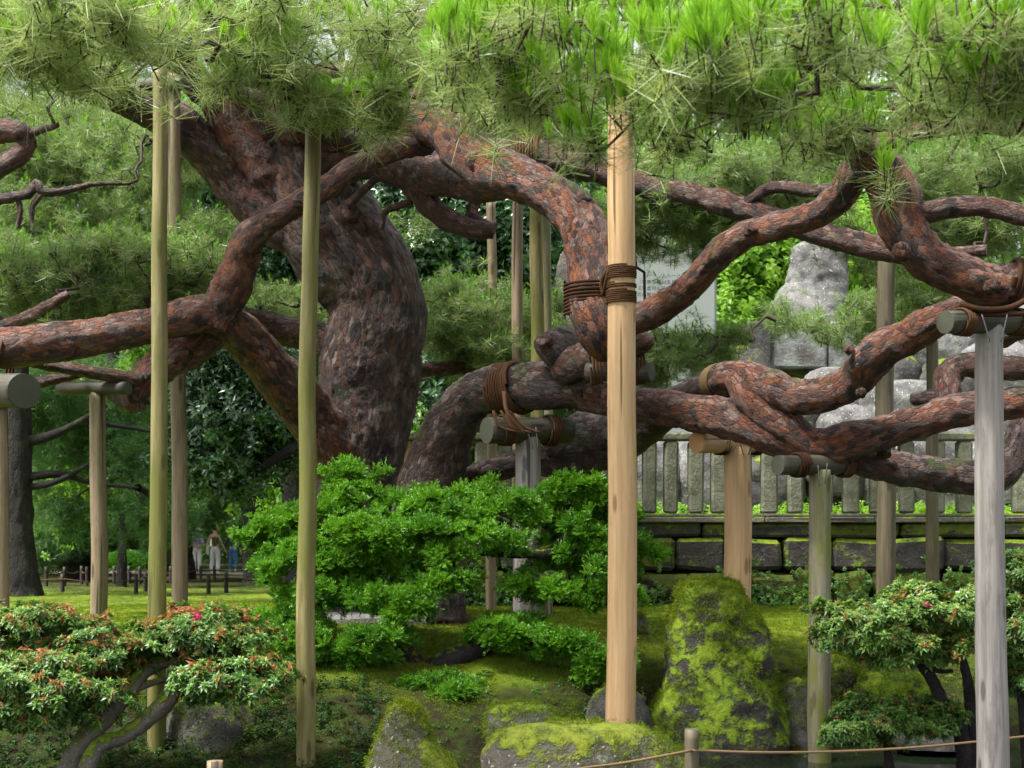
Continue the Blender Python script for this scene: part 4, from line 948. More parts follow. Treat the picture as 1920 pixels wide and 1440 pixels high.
# flat stone slab behind the yew
def cbox(x0, x1, y0, y1, z0, z1, ch=.02, jit=0., rng=RNG, taper=0.):
    """chamfered box: 24 vertices, 26 faces"""
    c_ = np.array([(x0 + x1) / 2, (y0 + y1) / 2, (z0 + z1) / 2]); h = np.array([(x1 - x0) / 2, (y1 - y0) / 2, (z1 - z0) / 2]); ch = min(ch, h.min() * .7)
    V = []; idx = {}
    for sx in (-1, 1):
        for sy in (-1, 1):
            for sz in (-1, 1):
                jt = rng.normal(size=3) * jit; s_ = np.array((sx, sy, sz))
                for ax_ in range(3):
                    p = h - ch; p[ax_] = h[ax_]; q = s_ * p
                    if taper and sz > 0: q[:2] *= 1 - taper
                    idx[(sx, sy, sz, ax_)] = len(V); V.append(c_ + q + jt)
    Fc = []
    for ax_ in range(3):
        a1, a2 = (ax_ + 1) % 3, (ax_ + 2) % 3
        for s_ in (-1, 1):
            ring = []
            for (u, v) in ((-1, -1), (1, -1), (1, 1), (-1, 1)):
                k_ = [0, 0, 0]; k_[ax_] = s_; k_[a1] = u; k_[a2] = v; ring.append(idx[(*k_, ax_)])
            Fc.append(ring if s_ > 0 else ring[::-1])
        for u in (-1, 1):
            for v in (-1, 1):                       # edge chamfers along ax_
                k0 = [0, 0, 0]; k1 = [0, 0, 0]; k0[ax_] = -1; k1[ax_] = 1
                for k_ in (k0, k1): k_[a1] = u; k_[a2] = v
                q = [idx[(*k0, a1)], idx[(*k1, a1)], idx[(*k1, a2)], idx[(*k0, a2)]]
                Fc.append(q if u * v < 0 else q[::-1])
    Tr = []
    for sx in (-1, 1):
        for sy in (-1, 1):
            for sz in (-1, 1):
                t_ = [idx[(sx, sy, sz, k_)] for k_ in range(3)]
                Tr.append(t_ if sx * sy * sz > 0 else t_[::-1])
    return np.array(V), np.array(Fc), np.array(Tr)

def block(name, b, mt, parent=None, ch=.02, jit=0., taper=0., smooth=False):
    V, Q_, T_ = cbox(*b, ch, jit, taper=taper)
    return link(name, mesh(name, V, [Q_, T_], [M[mt]], smooth=smooth), parent)
a_ = P(585, 1146, 12.9); b_ = P(806, 1200, 12.9)
tag(block('stone_slab', (a_[0], b_[0], 12.6, 13.5, b_[2] - .1, a_[2] - .02), 'slab', None, .03, .012), 'flat grey wet stone slab lying on the moss behind the yew', 'stone slab')

# ------------------------------------------------------------------ raised terrace with stone wall and stone fence
WY = 16.0; TZ = 1.80; XL = -1.32; XR = 10.5
tv = [(XL, WY + .30, TZ), (XR, WY + .30, TZ), (60, WY + .30, TZ), (60, 120, TZ), (XL, 120, TZ), (XL, WY + .30, -.3), (60, WY + .30, -.3), (XL, 120, -.3)]
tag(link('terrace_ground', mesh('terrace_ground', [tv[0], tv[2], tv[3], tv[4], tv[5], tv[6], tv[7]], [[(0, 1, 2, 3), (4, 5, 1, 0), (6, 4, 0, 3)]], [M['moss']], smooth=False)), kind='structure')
wall = empty('stone_retaining_wall', (0, WY, .6)); tag(wall, 'dark mossy stone retaining wall below the stone fence', 'wall')
x = XL; k = 0
while x < XR:                                       # coping band
    L = random.uniform(1.2, 1.7)
    block('coping_stone', (x + .004, min(x + L, XR) - .004, WY - .05, WY + .295, 1.772, 1.835), 'coping', wall, .012, .003); x += L
rowsz = [(1.60, 1.769, .9, 1.6, 'wall_stone', .006), (1.22, 1.597, .35, .7, 'wall_stone', .016), (.86, 1.217, .4, .85, 'wall_moss', .035), (.45, .857, .45, .9, 'wall_moss', .045)]
for ri, (z0, z1, l0, l1, mt, jt) in enumerate(rowsz):
    x = XL
    while x < XR:
        L = random.uniform(l0, l1); off = random.uniform(-.02, .03) * (1 + ri) - .05 * ri
        block('wall_stone', (x + .008, min(x + L, XR) - .008, WY + off, WY + .29, z0 + .006, z1 - .004), mt if random.random() > .35 else 'wall_moss', wall, .03 + .012 * ri, jt); x += L
fence = empty('stone_fence', (0, WY + .1, TZ)); tag(fence, 'grey lichened stone fence of square balusters on the retaining wall', 'fence')
zt = P(0, 818, WY)[2]
x = XL; 
while x < XR:
    L = 1.9; block('top_rail', (x + .003, min(x + L, XR) - .003, WY + .02, WY + .2, zt - .045, zt + .045), 'fence_stone', fence, .02, .003); x += L
x = XL; block('bottom_rail', (XL, XR, WY + .01, WY + .21, 1.832, 1.872), 'coping', fence, .012)
for px_ in [762, 812, 858, 905, 948, 996, 1045, 1092, 1140, 1180, 1218, 1258, 1305, 1347, 1395, 1442, 1490, 1546, 1595, 1645, 1700, 1756, 1808, 1860, 1913, 1962, 2010, 2060]:
    xc = P(px_, 0, WY + .1)[0]; hw = random.uniform(.078, .092)
    block('baluster', (xc - hw, xc + hw, WY + .03, WY + .19, 1.874, zt - .047), 'ochre_stone' if px_ == 762 else 'fence_stone', fence, .026, .004)

# ------------------------------------------------------------------ monuments on the terrace
st = empty('inscribed_stele', (P(1265, 0, 19)[0], 19, TZ)); tag(st, 'pale grey stone tablet carved with columns of dark Chinese characters', 'stele')
a_, b_ = P(1180, 372, 19), P(1345, 600, 19)
block('slab', (a_[0], b_[0], 19, 19.28, TZ + .25, a_[2]), 'granite', st, .03, .01)
block('plinth', (a_[0] - .2, b_[0] + .2, 18.85, 19.45, TZ - .02, TZ + .25), 'rock_pile', st, .03, .01)
rows_txt = {516: '無三下以元人六一八', 527.5: '市閒無不陵川五月', 539: '國馬虚可山兵今', 551: '而戎敵如'}
dg = None
for y, s in rows_txt.items():
    for ci, ch in enumerate(s):
        if y == 516 and ci < 5: continue
        cu = bpy.data.curves.new('character', 'FONT'); cu.body = ch; cu.size = 8.6 / F * 19; cu.extrude = .0; cu.align_x = 'CENTER'; cu.resolution_u = 2
        to = bpy.data.objects.new('character', cu); COL.objects.link(to)
        bpy.context.view_layer.update()
        me = bpy.data.meshes.new_from_object(to.evaluated_get(bpy.context.evaluated_depsgraph_get()))
        bpy.data.objects.remove(to)
        me.materials.clear(); me.materials.append(M['ink'])
        c_ = P(1198.3 + 9.3 * ci, y + 4, 18.985)
        co = np.zeros(len(me.vertices) * 3, np.float32); me.vertices.foreach_get('co', co); co = co.reshape(-1, 3)
        co = np.stack([co[:, 0] + c_[0], np.full(len(co), 18.994), co[:, 1] + c_[2]], 1).astype(np.float32)
        me.vertices.foreach_set('co', co.ravel()); me.update()
        o = link('character', me, st)
loft_rock('stone_stele', [(466, 1062, 1090), (476, 1050, 1104), (500, 1044, 1112), (560, 1041, 1116), (640, 1040, 1118), (760, 1040, 1118)], 19.4, .3, 'stele_dark', 'narrow dark stone tablet spotted with white lichen beside the red limb', 'stele', seed=4, amp=.05, pw=4)
loft_rock('monument_rock', [(455, 1500, 1560), (462, 1488, 1580), (480, 1482, 1590), (530, 1478, 1592), (548, 1462, 1592), (575, 1440, 1596), (600, 1430, 1600), (625, 1428, 1604)], 20.6, .7, 'rock_pile', 'tall upright grey rock streaked with white and orange lichen on the pedestal', 'rock', seed=21, amp=.15)
pd = empty('stone_pedestal', (P(1520, 0, 20.5)[0], 20.5, TZ)); tag(pd, 'stained stone block pedestal under the upright monument rock', 'pedestal')
a_, b_ = P(1402, 602, 20), P(1660, 690, 20); zc = P(0, 690, 20)[2]
block('cap_stone', (a_[0], a_[0] + .34, 20, 21.6, zc + .02, a_[2]), 'rock_dark', pd, .03, .006)
block('cap_stone', (a_[0] + .35, b_[0] - .8, 20.03, 21.6, zc, a_[2] - .02), 'pedestal', pd, .03, .006)
block('cap_stone', (b_[0] - .79, b_[0], 20.05, 21.6, zc, a_[2] - .01), 'pedestal', pd, .03, .006)
for (x0, x1) in ((1400, 1440), (1560, 1620)):
    aa, bb = P(x0, 0, 20.2), P(x1, 0, 20.2); block('support_stone', (aa[0], bb[0], 20.2, 21.3, TZ - .02, zc - .002), 'rock_pile', pd, .05, .03)
pile = [(1400, 700, 60, 50, 20.2), (1300, 690, 60, 60, 20.8), (1470, 760, 80, 50, 19.8), (1570, 735, 70, 45, 20), (1660, 700, 70, 40, 20.2), (1740, 650, 80, 35, 20.6), (1810, 620, 60, 30, 20.8), (1700, 760, 90, 45, 19.6),
        (1790, 720, 70, 45, 19.9), (1590, 800, 60, 40, 19.4), (1870, 690, 70, 50, 20), (1880, 780, 70, 50, 19.6), (1480, 830, 60, 45, 19.2), (1690, 840, 70, 40, 19.2), (1780, 830, 60, 45, 19.2), (1390, 800, 60, 55, 19.5),
        (1570, 880, 70, 40, 18.9), (1660, 900, 60, 35, 18.8), (1760, 900, 70, 40, 18.8), (1860, 880, 70, 50, 18.9), (1450, 900, 60, 45, 18.8), (1320, 880, 62, 60, 18.2), (1232, 885, 56, 60, 18.2), (1920, 600, 60, 40, 20.8), (1600, 690, 60, 40, 20.6), (1950, 850, 60, 60, 19.2)]
for i_, (x, y, rx, ry, D) in enumerate(pile):
    loft_rock('pile_rock', [(y - ry, x - rx * .45, x + rx * .35), (y - ry * .8, x - rx * .8, x + rx * .7), (y - ry * .2, x - rx, x + rx * .95), (y + ry * .5, x - rx * .95, x + rx), (y + ry * 1.3, x - rx * .8, x + rx * .9)], D, .8, 'rock_pile' if i_ % 4 else 'rock_dark',
              'grey lichened rock in the rock pile behind the stone fence', 'rock', seed=30 + i_, amp=.17, seg=30, step=.05, group='rocks piled behind the stone fence')
# ------------------------------------------------------------------ shrubs
def woody(pts, parent, name, mt, tone=0., seg=16, amp=.004, lump=.14):
    C = np.array([[*P(x, y, D), wd / 2 / F * D] for (x, y, D, wd) in pts])
    C[0, 2] = min(C[0, 2], gz(C[0, 0], C[0, 1])) - .03 if name in ('stem', 'trunk') else C[0, 2]
    V, Q_, T_, b, R = tube(C, seg, .03, lump, 1.4, (.06, .03), amp, int(abs(pts[0][0])) % 50)
    return link(name, mesh(name, V, [Q_, T_], [M[mt]], attrs=dict(bark=b, tone=np.full(len(V), tone))), parent), R

def shrub(name, label, cat, loc, stems, pads, key, scl, per, bark, twigmat, lashroots=None, r0=.0025, dirup=1., tint0=.0, tipfrac=.35, seed=1, jit=.2, group=None):
    e = empty(name, loc); tag(e, label, cat, group)
    rts = []
    for nm, pts in stems:
        o, R = woody(pts, e, nm, bark); rts.append(R[::3, :3])
    p, c_, t = pad_points(pads); m_ = max(20, int(len(p) * tipfrac)); sel = RNG.permutation(len(p))[:m_]
    V, Qd, nd2, nodes = grow(p[sel], np.vstack(rts), seg=.09, jit=jit, r0=r0, rmax=.014, sag=.05, seed=seed)
    tw = link('twigs', mesh('twigs', V, [Qd], [M[twigmat]]), e); tw['kind'] = 'stuff'
    q = np.repeat(p, per, 0) + RNG.normal(size=(len(p) * per, 3)) * .035 * np.array((1, 1, .6)); cc = np.repeat(c_, per, 0)
    d = (q - cc); d /= np.linalg.norm(d, axis=1)[:, None] + 1e-9
    scatter('foliage', key, q, d * .8 + upv * dirup + RNG.normal(size=q.shape) * .3, RNG.uniform(scl[0], scl[1], len(q)), tint0 + np.repeat(t, per) * .45 + RNG.uniform(0, .5, len(q)), e)
    return e, q, d

yew_pads = [(640, 930, 11.7, 100, 48, .35, 130), (545, 985, 11.6, 95, 45, .35, 120), (690, 1005, 11.3, 130, 48, .4, 170), (830, 960, 11.6, 100, 36, .35, 110), (940, 955, 11.6, 110, 42, .35, 130), (1075, 935, 11.7, 85, 46, .35, 120), (1110, 1000, 11.4, 95, 45, .35, 110),
            (850, 1010, 11.2, 130, 36, .3, 120), (590, 1075, 11.3, 110, 55, .4, 150), (720, 1085, 11.1, 130, 48, .4, 150), (830, 1090, 11.2, 70, 40, .3, 50), (1060, 1085, 11.3, 110, 48, .35, 110), (1190, 1010, 11.5, 42, 75, .25, 70), (500, 1150, 11.5, 65, 38, .3, 60),
            (660, 1205, 10.9, 130, 32, .3, 120), (560, 1190, 11, 60, 40, .25, 50), (960, 1188, 11.1, 72, 32, .25, 70), (1075, 1205, 11.1, 75, 28, .25, 45), (1130, 1245, 11., 60, 32, .25, 45), (800, 1300, 10.5, 100, 34, .25, 80), (760, 1140, 11, 70, 26, .25, 35), (1130, 1130, 11.2, 60, 40, .25, 40), (490, 1045, 11.8, 36, 32, .25, 30)]
yew_stems = [('trunk', [(790, 1262, 11.2, 50), (770, 1235, 11.2, 44), (745, 1175, 11.3, 36), (735, 1120, 11.3, 30), (745, 1060, 11.4, 26), (790, 1030, 11.4, 24), (840, 1022, 11.4, 24)]),
             ('trunk', [(800, 1258, 11.15, 46), (850, 1235, 11.1, 44), (905, 1212, 11.2, 38), (960, 1208, 11.2, 22), (1040, 1215, 11.1, 16), (1110, 1208, 11.1, 12)]),
             ('branch', [(740, 1080, 11.35, 24), (680, 1040, 11.4, 20), (620, 990, 11.5, 16), (590, 960, 11.6, 12)]),
             ('branch', [(800, 1028, 11.4, 24), (870, 1028, 11.3, 24), (930, 1035, 11.3, 20), (1000, 1038, 11.3, 18), (1070, 1035, 11.3, 15), (1130, 1042, 11.3, 10)]),
             ('branch', [(1010, 1036, 11.3, 16), (1050, 1015, 11.4, 12), (1080, 960, 11.5, 8)]), ('branch', [(880, 1026, 11.3, 18), (860, 1040, 11.25, 16), (845, 1066, 11.2, 12)]),
             ('branch', [(740, 1150, 11.3, 20), (690, 1140, 11.3, 14), (620, 1110, 11.3, 12), (560, 1120, 11.4, 8)]), ('branch', [(770, 1250, 11.2, 26), (720, 1230, 11, 16), (650, 1220, 10.9, 12), (580, 1205, 10.9, 8)]),
             ('branch', [(800, 1262, 11.1, 24), (805, 1290, 10.8, 16), (790, 1305, 10.6, 10)])]
shrub('yew_shrub', 'low spreading bright green yew with layered feathery branches before the trunk', 'shrub', P(795, 1270, 11.2), yew_stems, yew_pads, 'yew', (.85, 1.3), 4, 'yew_bark', 'twig_dark', seed=11, r0=.0026, jit=.28, dirup=.9)

az_pads = [(60, 1180, 9.0, 125, 36, .32, 200), (200, 1212, 9., 100, 32, .3, 150), (370, 1190, 9.2, 122, 40, .32, 240), (440, 1268, 9., 102, 40, .3, 200), (90, 1285, 8.7, 150, 56, .36, 380), (30, 1335, 8.6, 90, 40, .3, 130), (250, 1235, 9.2, 40, 20, .15, 25)]
az_stems = [('stem', [(100, 1480, 8.6, 52), (150, 1400, 8.7, 42), (205, 1340, 8.8, 36), (245, 1290, 8.9, 30), (270, 1262, 9, 26), (300, 1245, 9.1, 24), (335, 1238, 9.15, 18)]),
            ('stem', [(130, 1475, 8.55, 36), (180, 1405, 8.65, 32), (230, 1382, 8.8, 30), (280, 1345, 8.9, 34), (315, 1310, 9, 36), (325, 1270, 9.05, 26), (330, 1235, 9.1, 22), (365, 1222, 9.15, 16)]),
            ('branch', [(320, 1300, 9, 22), (350, 1295, 9, 16), (385, 1310, 9, 12), (410, 1290, 9, 9)]), ('branch', [(245, 1295, 8.9, 18), (285, 1280, 9, 14), (315, 1275, 9.05, 10)]), ('branch', [(180, 1370, 8.75, 20), (110, 1330, 8.7, 14), (40, 1320, 8.65, 10)]), ('branch', [(240, 1295, 8.9, 18), (180, 1245, 9, 14), (100, 1222, 9, 12), (20, 1205, 9, 8)])]
e, q, d = shrub('azalea_shrub', 'left azalea with cloud-pruned pads, withered orange flowers and mossy slanting stems', 'shrub', P(110, 1470, 8.7), az_stems, az_pads, 'azalea', (.85, 1.3), 4, 'azalea_bark', 'twig', seed=21)
w_ = q[RNG.random(len(q)) < .16]; scatter('withered_flowers', 'wither', w_ + d[:len(w_)] * .0 + np.array((0, -.01, .012)), np.repeat(upv[None], len(w_), 0) + RNG.normal(size=w_.shape) * .8, RNG.uniform(.8, 1.3, len(w_)), RNG.uniform(0, 1, len(w_)), e)
tp, _, tt = pad_points([(385, 1162, 9.25, 95, 20, .25, 75), (455, 1178, 9.2, 35, 20, .15, 34)]); scatter('withered_flowers', 'wither', tp, np.repeat(upv[None], len(tp), 0) + RNG.normal(size=tp.shape) * .5, RNG.uniform(.8, 1.2, len(tp)), RNG.uniform(0, .7, len(tp)), e)
pk = np.array([P(368, 1163, 9.05), P(374, 1158, 9.05)]); scatter('pink_flowers', 'pink', pk, np.repeat(upv[None], 2, 0), .8, .5, e)

az2_pads = [(1650, 1165, 9.7, 120, 52, .35, 260), (1760, 1150, 9.8, 110, 48, .35, 210), (1590, 1195, 9.6, 65, 34, .25, 100), (1740, 1215, 9.6, 110, 36, .3, 170), (1840, 1140, 9.9, 70, 40, .3, 90)]
az2_stems = [('stem', [(1822, 1415, 10.1, 40), (1800, 1365, 10, 28), (1770, 1320, 9.9, 24), (1745, 1270, 9.8, 22), (1715, 1235, 9.75, 18), (1690, 1215, 9.7, 12)]), ('stem', [(1828, 1415, 10.1, 34), (1822, 1350, 10, 24), (1815, 1280, 9.9, 20), (1800, 1220, 9.85, 14)]),
             ('branch', [(1725, 1245, 9.75, 14), (1760, 1258, 9.75, 10), (1785, 1258, 9.8, 8)]), ('branch', [(1715, 1238, 9.75, 12), (1660, 1228, 9.65, 10), (1610, 1215, 9.6, 7)])]
e, q, d = shrub('azalea_shrub', 'right azalea with pale green rounded pads and dark curved stems over the pond', 'shrub', P(1825, 1410, 10), az2_stems, az2_pads, 'azalea', (.85, 1.3), 4, 'yew_bark', 'twig_dark', seed=22, tint0=.5)
w_ = q[RNG.random(len(q)) < .08]; scatter('withered_flowers', 'wither', w_ + np.array((0, -.012, .0)), np.repeat(upv[None], len(w_), 0) + RNG.normal(size=w_.shape) * .8, RNG.uniform(.8, 1.2, len(w_)), RNG.uniform(0, 1, len(w_)), e)
pk = np.array([P(1742, 1138, 9.45)]); scatter('pink_flowers', 'pink', pk, upv[None], .8, .5, e)
e, q, d = shrub('azalea_shrub', 'small low azalea at the waterline beneath the right azalea stems', 'shrub', P(1660, 1410, 10), [('stem', [(1680, 1430, 10.1, 22), (1660, 1380, 10, 16), (1640, 1350, 10, 10)])], [(1640, 1350, 9.9, 88, 38, .3, 200), (1740, 1345, 9.9, 50, 34, .25, 80), (1590, 1370, 9.8, 40, 24, .2, 60)], 'azalea', (.8, 1.2), 4, 'yew_bark', 'twig_dark', seed=23)
w_ = q[RNG.random(len(q)) < .06]; scatter('withered_flowers', 'wither', w_, np.repeat(upv[None], len(w_), 0) + RNG.normal(size=w_.shape) * .8, RNG.uniform(.8, 1.2, len(w_)), RNG.uniform(0, 1, len(w_)), e)
e, q, d = shrub('azalea_shrub', 'azalea full of withered brown flowers just right of the silver-grey post', 'shrub', P(1925, 1400, 9.9), [('stem', [(1935, 1430, 10, 26), (1920, 1340, 10, 20), (1905, 1240, 9.9, 14)])], [(1915, 1080, 9.9, 60, 50, .3, 110), (1910, 1180, 9.8, 60, 55, .3, 140), (1920, 1270, 9.9, 50, 40, .3, 90)], 'azalea', (.85, 1.3), 4, 'yew_bark', 'twig_dark', seed=24, tint0=.1)
w_ = q[RNG.random(len(q)) < .12]; scatter('withered_flowers', 'wither', w_, np.repeat(upv[None], len(w_), 0) + RNG.normal(size=w_.shape) * .8, RNG.uniform(.8, 1.2, len(w_)), RNG.uniform(0, 1, len(w_)), e)

# ------------------------------------------------------------------ ground cover on the banks
def on_ground(x0, x1, y0, y1, n, cond=None):
    X = RNG.uniform(x0, x1, n); Y_ = RNG.uniform(y0, y1, n)
    t = np.where(X < -1, Y_ - 8.3, Y_ - yw(X)); ok = ground_h(X, Y_) > -.02
    if cond is not None: ok &= cond(X, Y_, t)
    X, Y_ = X[ok], Y_[ok]
    return np.stack([X, Y_, ground_h(X, Y_)], 1)
p = on_ground(-4.6, 5.2, 9.2, 16, 60000, lambda X, Y_, t: (np.abs(X) < Y_ * .40) & (ground_h(X, Y_) + .2 * vnoise(np.stack([X, Y_, X * 0], 1) * 2.5) > .42))
tag(scatter('moss_carpet', 'fuzz', p, np.repeat(upv[None], len(p), 0) + RNG.normal(size=p.shape) * .25, RNG.uniform(.6, 1.5, len(p)), fbm(p * 1.3, 3, 4) * .6 + .5), 'soft yellow-green moss covering the banks and the lawn', 'moss', kind='stuff')
p = on_ground(-9, 8, 11, 32, 16000, lambda X, Y_, t: (np.abs(X) < Y_ * .42) & ((X < -1) | (Y_ < 16)) & (vnoise(np.stack([X, Y_, X * 0], 1) * .8) > -.1))
tag(scatter('lawn_grass', 'grass', p, np.repeat(upv[None], len(p), 0) + RNG.normal(size=p.shape) * .2, RNG.uniform(.5, 1.3, len(p)), RNG.uniform(0, 1, len(p))), 'thin short grass growing through the moss lawn', 'grass', kind='stuff')
p = on_ground(-4, 4.6, 8.7, 12.5, 1500, lambda X, Y_, t: (t < 2.6) & (vnoise(np.stack([X, Y_, X * 0], 1) * 2.2) > .0))
tag(scatter('bank_plants', 'fernlet', p, np.repeat(upv[None], len(p), 0) + RNG.normal(size=p.shape) * .3, RNG.uniform(.4, .8, len(p)), RNG.uniform(0, .3, len(p))), 'small leafy weeds scattered over the dark pond bank', 'ground cover', kind='stuff')  # low tint paints the bank's deep shade into the weeds
p = on_ground(-4, 1.4, 8.0, 10.6, 3800, lambda X, Y_, t: X < -.9)
tag(scatter('dark_undergrowth', 'under', p + np.array((0, 0, .03)), np.repeat(upv[None], len(p), 0) + RNG.normal(size=p.shape) * .4, RNG.uniform(.3, .6, len(p)), RNG.uniform(0, .12, len(p))), 'dark leafy undergrowth under the left azalea', 'ground cover', kind='stuff')  # thickened and tinted dark to stand for the bank's deep shade
p = on_ground(-3.6, 4.4, 8.2, 12.4, 22000, lambda X, Y_, t: (ground_h(X, Y_) < .66) & (vnoise(np.stack([X, Y_, X * 0], 1) * 3.1, 6) > -.25))
tag(scatter('bank_moss', 'fuzz', p, np.repeat(upv[None], len(p), 0) + RNG.normal(size=p.shape) * .3, RNG.uniform(.5, 1.3, len(p)), RNG.uniform(0, .22, len(p))), 'patchy dark moss on the shaded pond bank', 'moss', kind='stuff')
p = on_ground(-3, 4, 8.6, 13, 3200, lambda X, Y_, t: vnoise(np.stack([X, Y_, X * 0], 1) * 1.7, 4) > .15)
tag(scatter('fallen_needles', 'litter', p, np.repeat(upv[None], len(p), 0) + RNG.normal(size=p.shape) * 1.5, RNG.uniform(.6, 1.2, len(p)), RNG.uniform(0, 1, len(p))), 'brown fallen pine needles on the mossy bank', 'litter', kind='stuff')
n = 1500; p = np.stack([RNG.uniform(XL, 6.4, n), np.full(n, 0.), RNG.beta(1.0, 2.6, n) * .75 + .72], 1); p[:, 1] = 15.95 - RNG.uniform(0, .12, n) - (1.3 - p[:, 2]).clip(0) * .12
p = p[vnoise(p * 2.1, 5) > -.15]
tag(scatter('wall_creeper', 'broad', p, np.array((0, -1., .5))[None] + RNG.normal(size=p.shape) * .4, RNG.uniform(.3, .6, len(p)), RNG.uniform(0, .5, len(p))), 'small creepers and weeds along the foot of the stone wall', 'creeper', kind='stuff')
n = 1400; X = RNG.uniform(XL, 8, n); Y_ = RNG.uniform(16.45, 18.4, n); p = np.stack([X, Y_, np.full(n, TZ + .02) + RNG.uniform(0, .14, n)], 1)
tag(scatter('terrace_weeds', 'maple', p, upv[None] + RNG.normal(size=p.shape) * .4, RNG.uniform(.5, 1., len(p)), RNG.uniform(.2, 1, len(p))), 'bright yellow-green weeds on the terrace behind the stone fence', 'ground cover', kind='stuff')

def fern_mesh(seed, nf=7, L=.2):
    r = np.random.default_rng(seed); V, T = [], []
    for f_ in range(nf):
        th = r.uniform(0, 6.28); el = r.uniform(.5, 1.1); Lf = L * r.uniform(.7, 1.1)
        for q_ in range(1, 10):
            s_ = q_ / 10; pos_ = np.array(dirv(th, el)) * Lf * s_ + np.array((0, 0, -.55 * Lf * s_ * s_)); wd = Lf * .30 * math.sin(math.pi * min(1, s_ * .85 + .12))
            for sg in (-1, 1):
                dd = np.array(dirv(th + sg * 1.15, .05)); v, t = leaf(pos_, dd, upv, wd, wd * .38, .05, .1); o_ = len(V)
                V.extend(v); T.extend([(a + o_, b + o_, c + o_) for a, b, c in t])
    return mesh('fern', np.array(V), [np.array(T)], [M['fern']], smooth=False)
FM = [fern_mesh(s) for s in range(3)]
for i_, (x, y, D, sc) in enumerate([(905, 1240, 10.9, .7), (870, 1255, 10.8, .6), (1450, 1130, 15.7, .9), (1447, 1170, 15.6, .8), (1500, 1350, 10.9, .9), (1490, 1375, 10.8, 1.), (770, 1275, 10.6, .6), (1085, 1345, 10.0, .9), (195, 1400, 8.8, .9), (60, 1420, 8.7, 1.2), (240, 1400, 8.9, .7), (1470, 1215, 12, .6), (1230, 1310, 10.6, .7), (870, 1400, 9.6, .8), (600, 1420, 9.1, .8), (640, 1390, 9.4, .7)]):
    X, Y_ = P(x, y, D)[:2]
    o = link('fern', FM[i_ % 3]); o.location = (X, Y_, gz(X, Y_) - .01); o.scale = (sc,) * 3; o.rotation_euler[2] = i_ * 1.3
    tag(o, 'small green fern growing on the mossy bank', 'fern', 'small ferns on the bank')

def fuzz_rock(o, n, thr=-.05, i_=0):
    seed = i_
    me = o.data; nv = len(me.vertices); co = np.zeros(nv * 3); me.vertices.foreach_get('co', co); co = co.reshape(-1, 3)
    nr = np.zeros(nv * 3); me.vertices.foreach_get('normal', nr); nr = nr.reshape(-1, 3)
    k = RNG.integers(0, nv, n); p = co[k] + RNG.normal(size=(n, 3)) * .012; nn_ = nr[k]
    ok = (nn_[:, 2] * .9 + vnoise(p * 4 + seed) * .55 + vnoise(p * 11) * .25 + (p[:, 2] - .62) * .75 * (i_ == 0) > .25 + thr) & (nn_[:, 1] < .5)
    p, nn_ = p[ok], nn_[ok]
    scatter('moss', 'fuzz', p, nn_ + RNG.normal(size=p.shape) * .35, RNG.uniform(.7, 1.5, len(p)), .35 + .5 * vnoise(p * 3) + RNG.uniform(-.15, .35, len(p)), o)
for i_, (n, th) in enumerate([(9000, -.15), (1600, .0), (2200, .1), (500, 0), (900, -.1), (1200, -.3), (1200, -.4), (1200, -.4), (900, -.1), (600, 0), (200, 0)]):
    fuzz_rock(ROCKS[i_], n, th, i_)

# ------------------------------------------------------------------ rope fences
def post_mesh(h, r, seed, mt): return log_mesh('post', [[0, 0, -.12, r], [0, 0, h * .5, r * .97], [0, 0, h, r * .92]], mt, mt, 12, .08, .06, seed)
nf = empty('rope_fence', P(1297, 1480, 8.5)); tag(nf, 'thin brown rope strung low over the pond from a short grey post', 'rope fence')
a_ = P(1297, 1367, 8.5)
link('post', log_mesh('post', [[a_[0], a_[1], -.4, .045], [a_[0], a_[1], .2, .044], [*a_, .042]], 'pole_dark', 'cut', 14, .06, .05, 3), nf)
rope([P(1297, 1407, 8.455), P(1420, 1411, 8.7), P(1540, 1410, 9.0), P(1680, 1404, 9.2), P(1800, 1394, 9.35), P(1930, 1380, 9.5), P(2060, 1366, 9.6)], .0085, nf, 'rope', 'rope_pale')
rope([P(1297, 1407, 8.455), P(1240, 1418, 8.3), P(1160, 1432, 8.2), P(1090, 1441, 8.1), P(980, 1460, 8.)], .0085, nf, 'rope', 'rope_pale')
o_ = P(2060, 1480, 9.6); link('post', log_mesh('post', [[o_[0], 9.6, -.4, .045], [o_[0], 9.6, EYE - 340 / F * 9.6, .042]], 'pole_grey', 'cut', 14, .06, .05, 4), nf)
o_ = P(980, 1460, 8.); link('post', log_mesh('post', [[o_[0], 8., -.45, .045], [o_[0], 8., o_[2] + .06, .042]], 'pole_grey', 'cut', 14, .06, .05, 5), nf)
a_ = P(403, 1427, 8.3); o = link('wooden_stake', log_mesh('wooden_stake', [[a_[0], a_[1], -.45, .05], [a_[0], a_[1], 0., .05], [*a_, .047]], 'pole_brown', 'pole_brown', 14, .06, .05, 6)); tag(o, 'short reddish wooden stake end below the left azalea', 'stake')

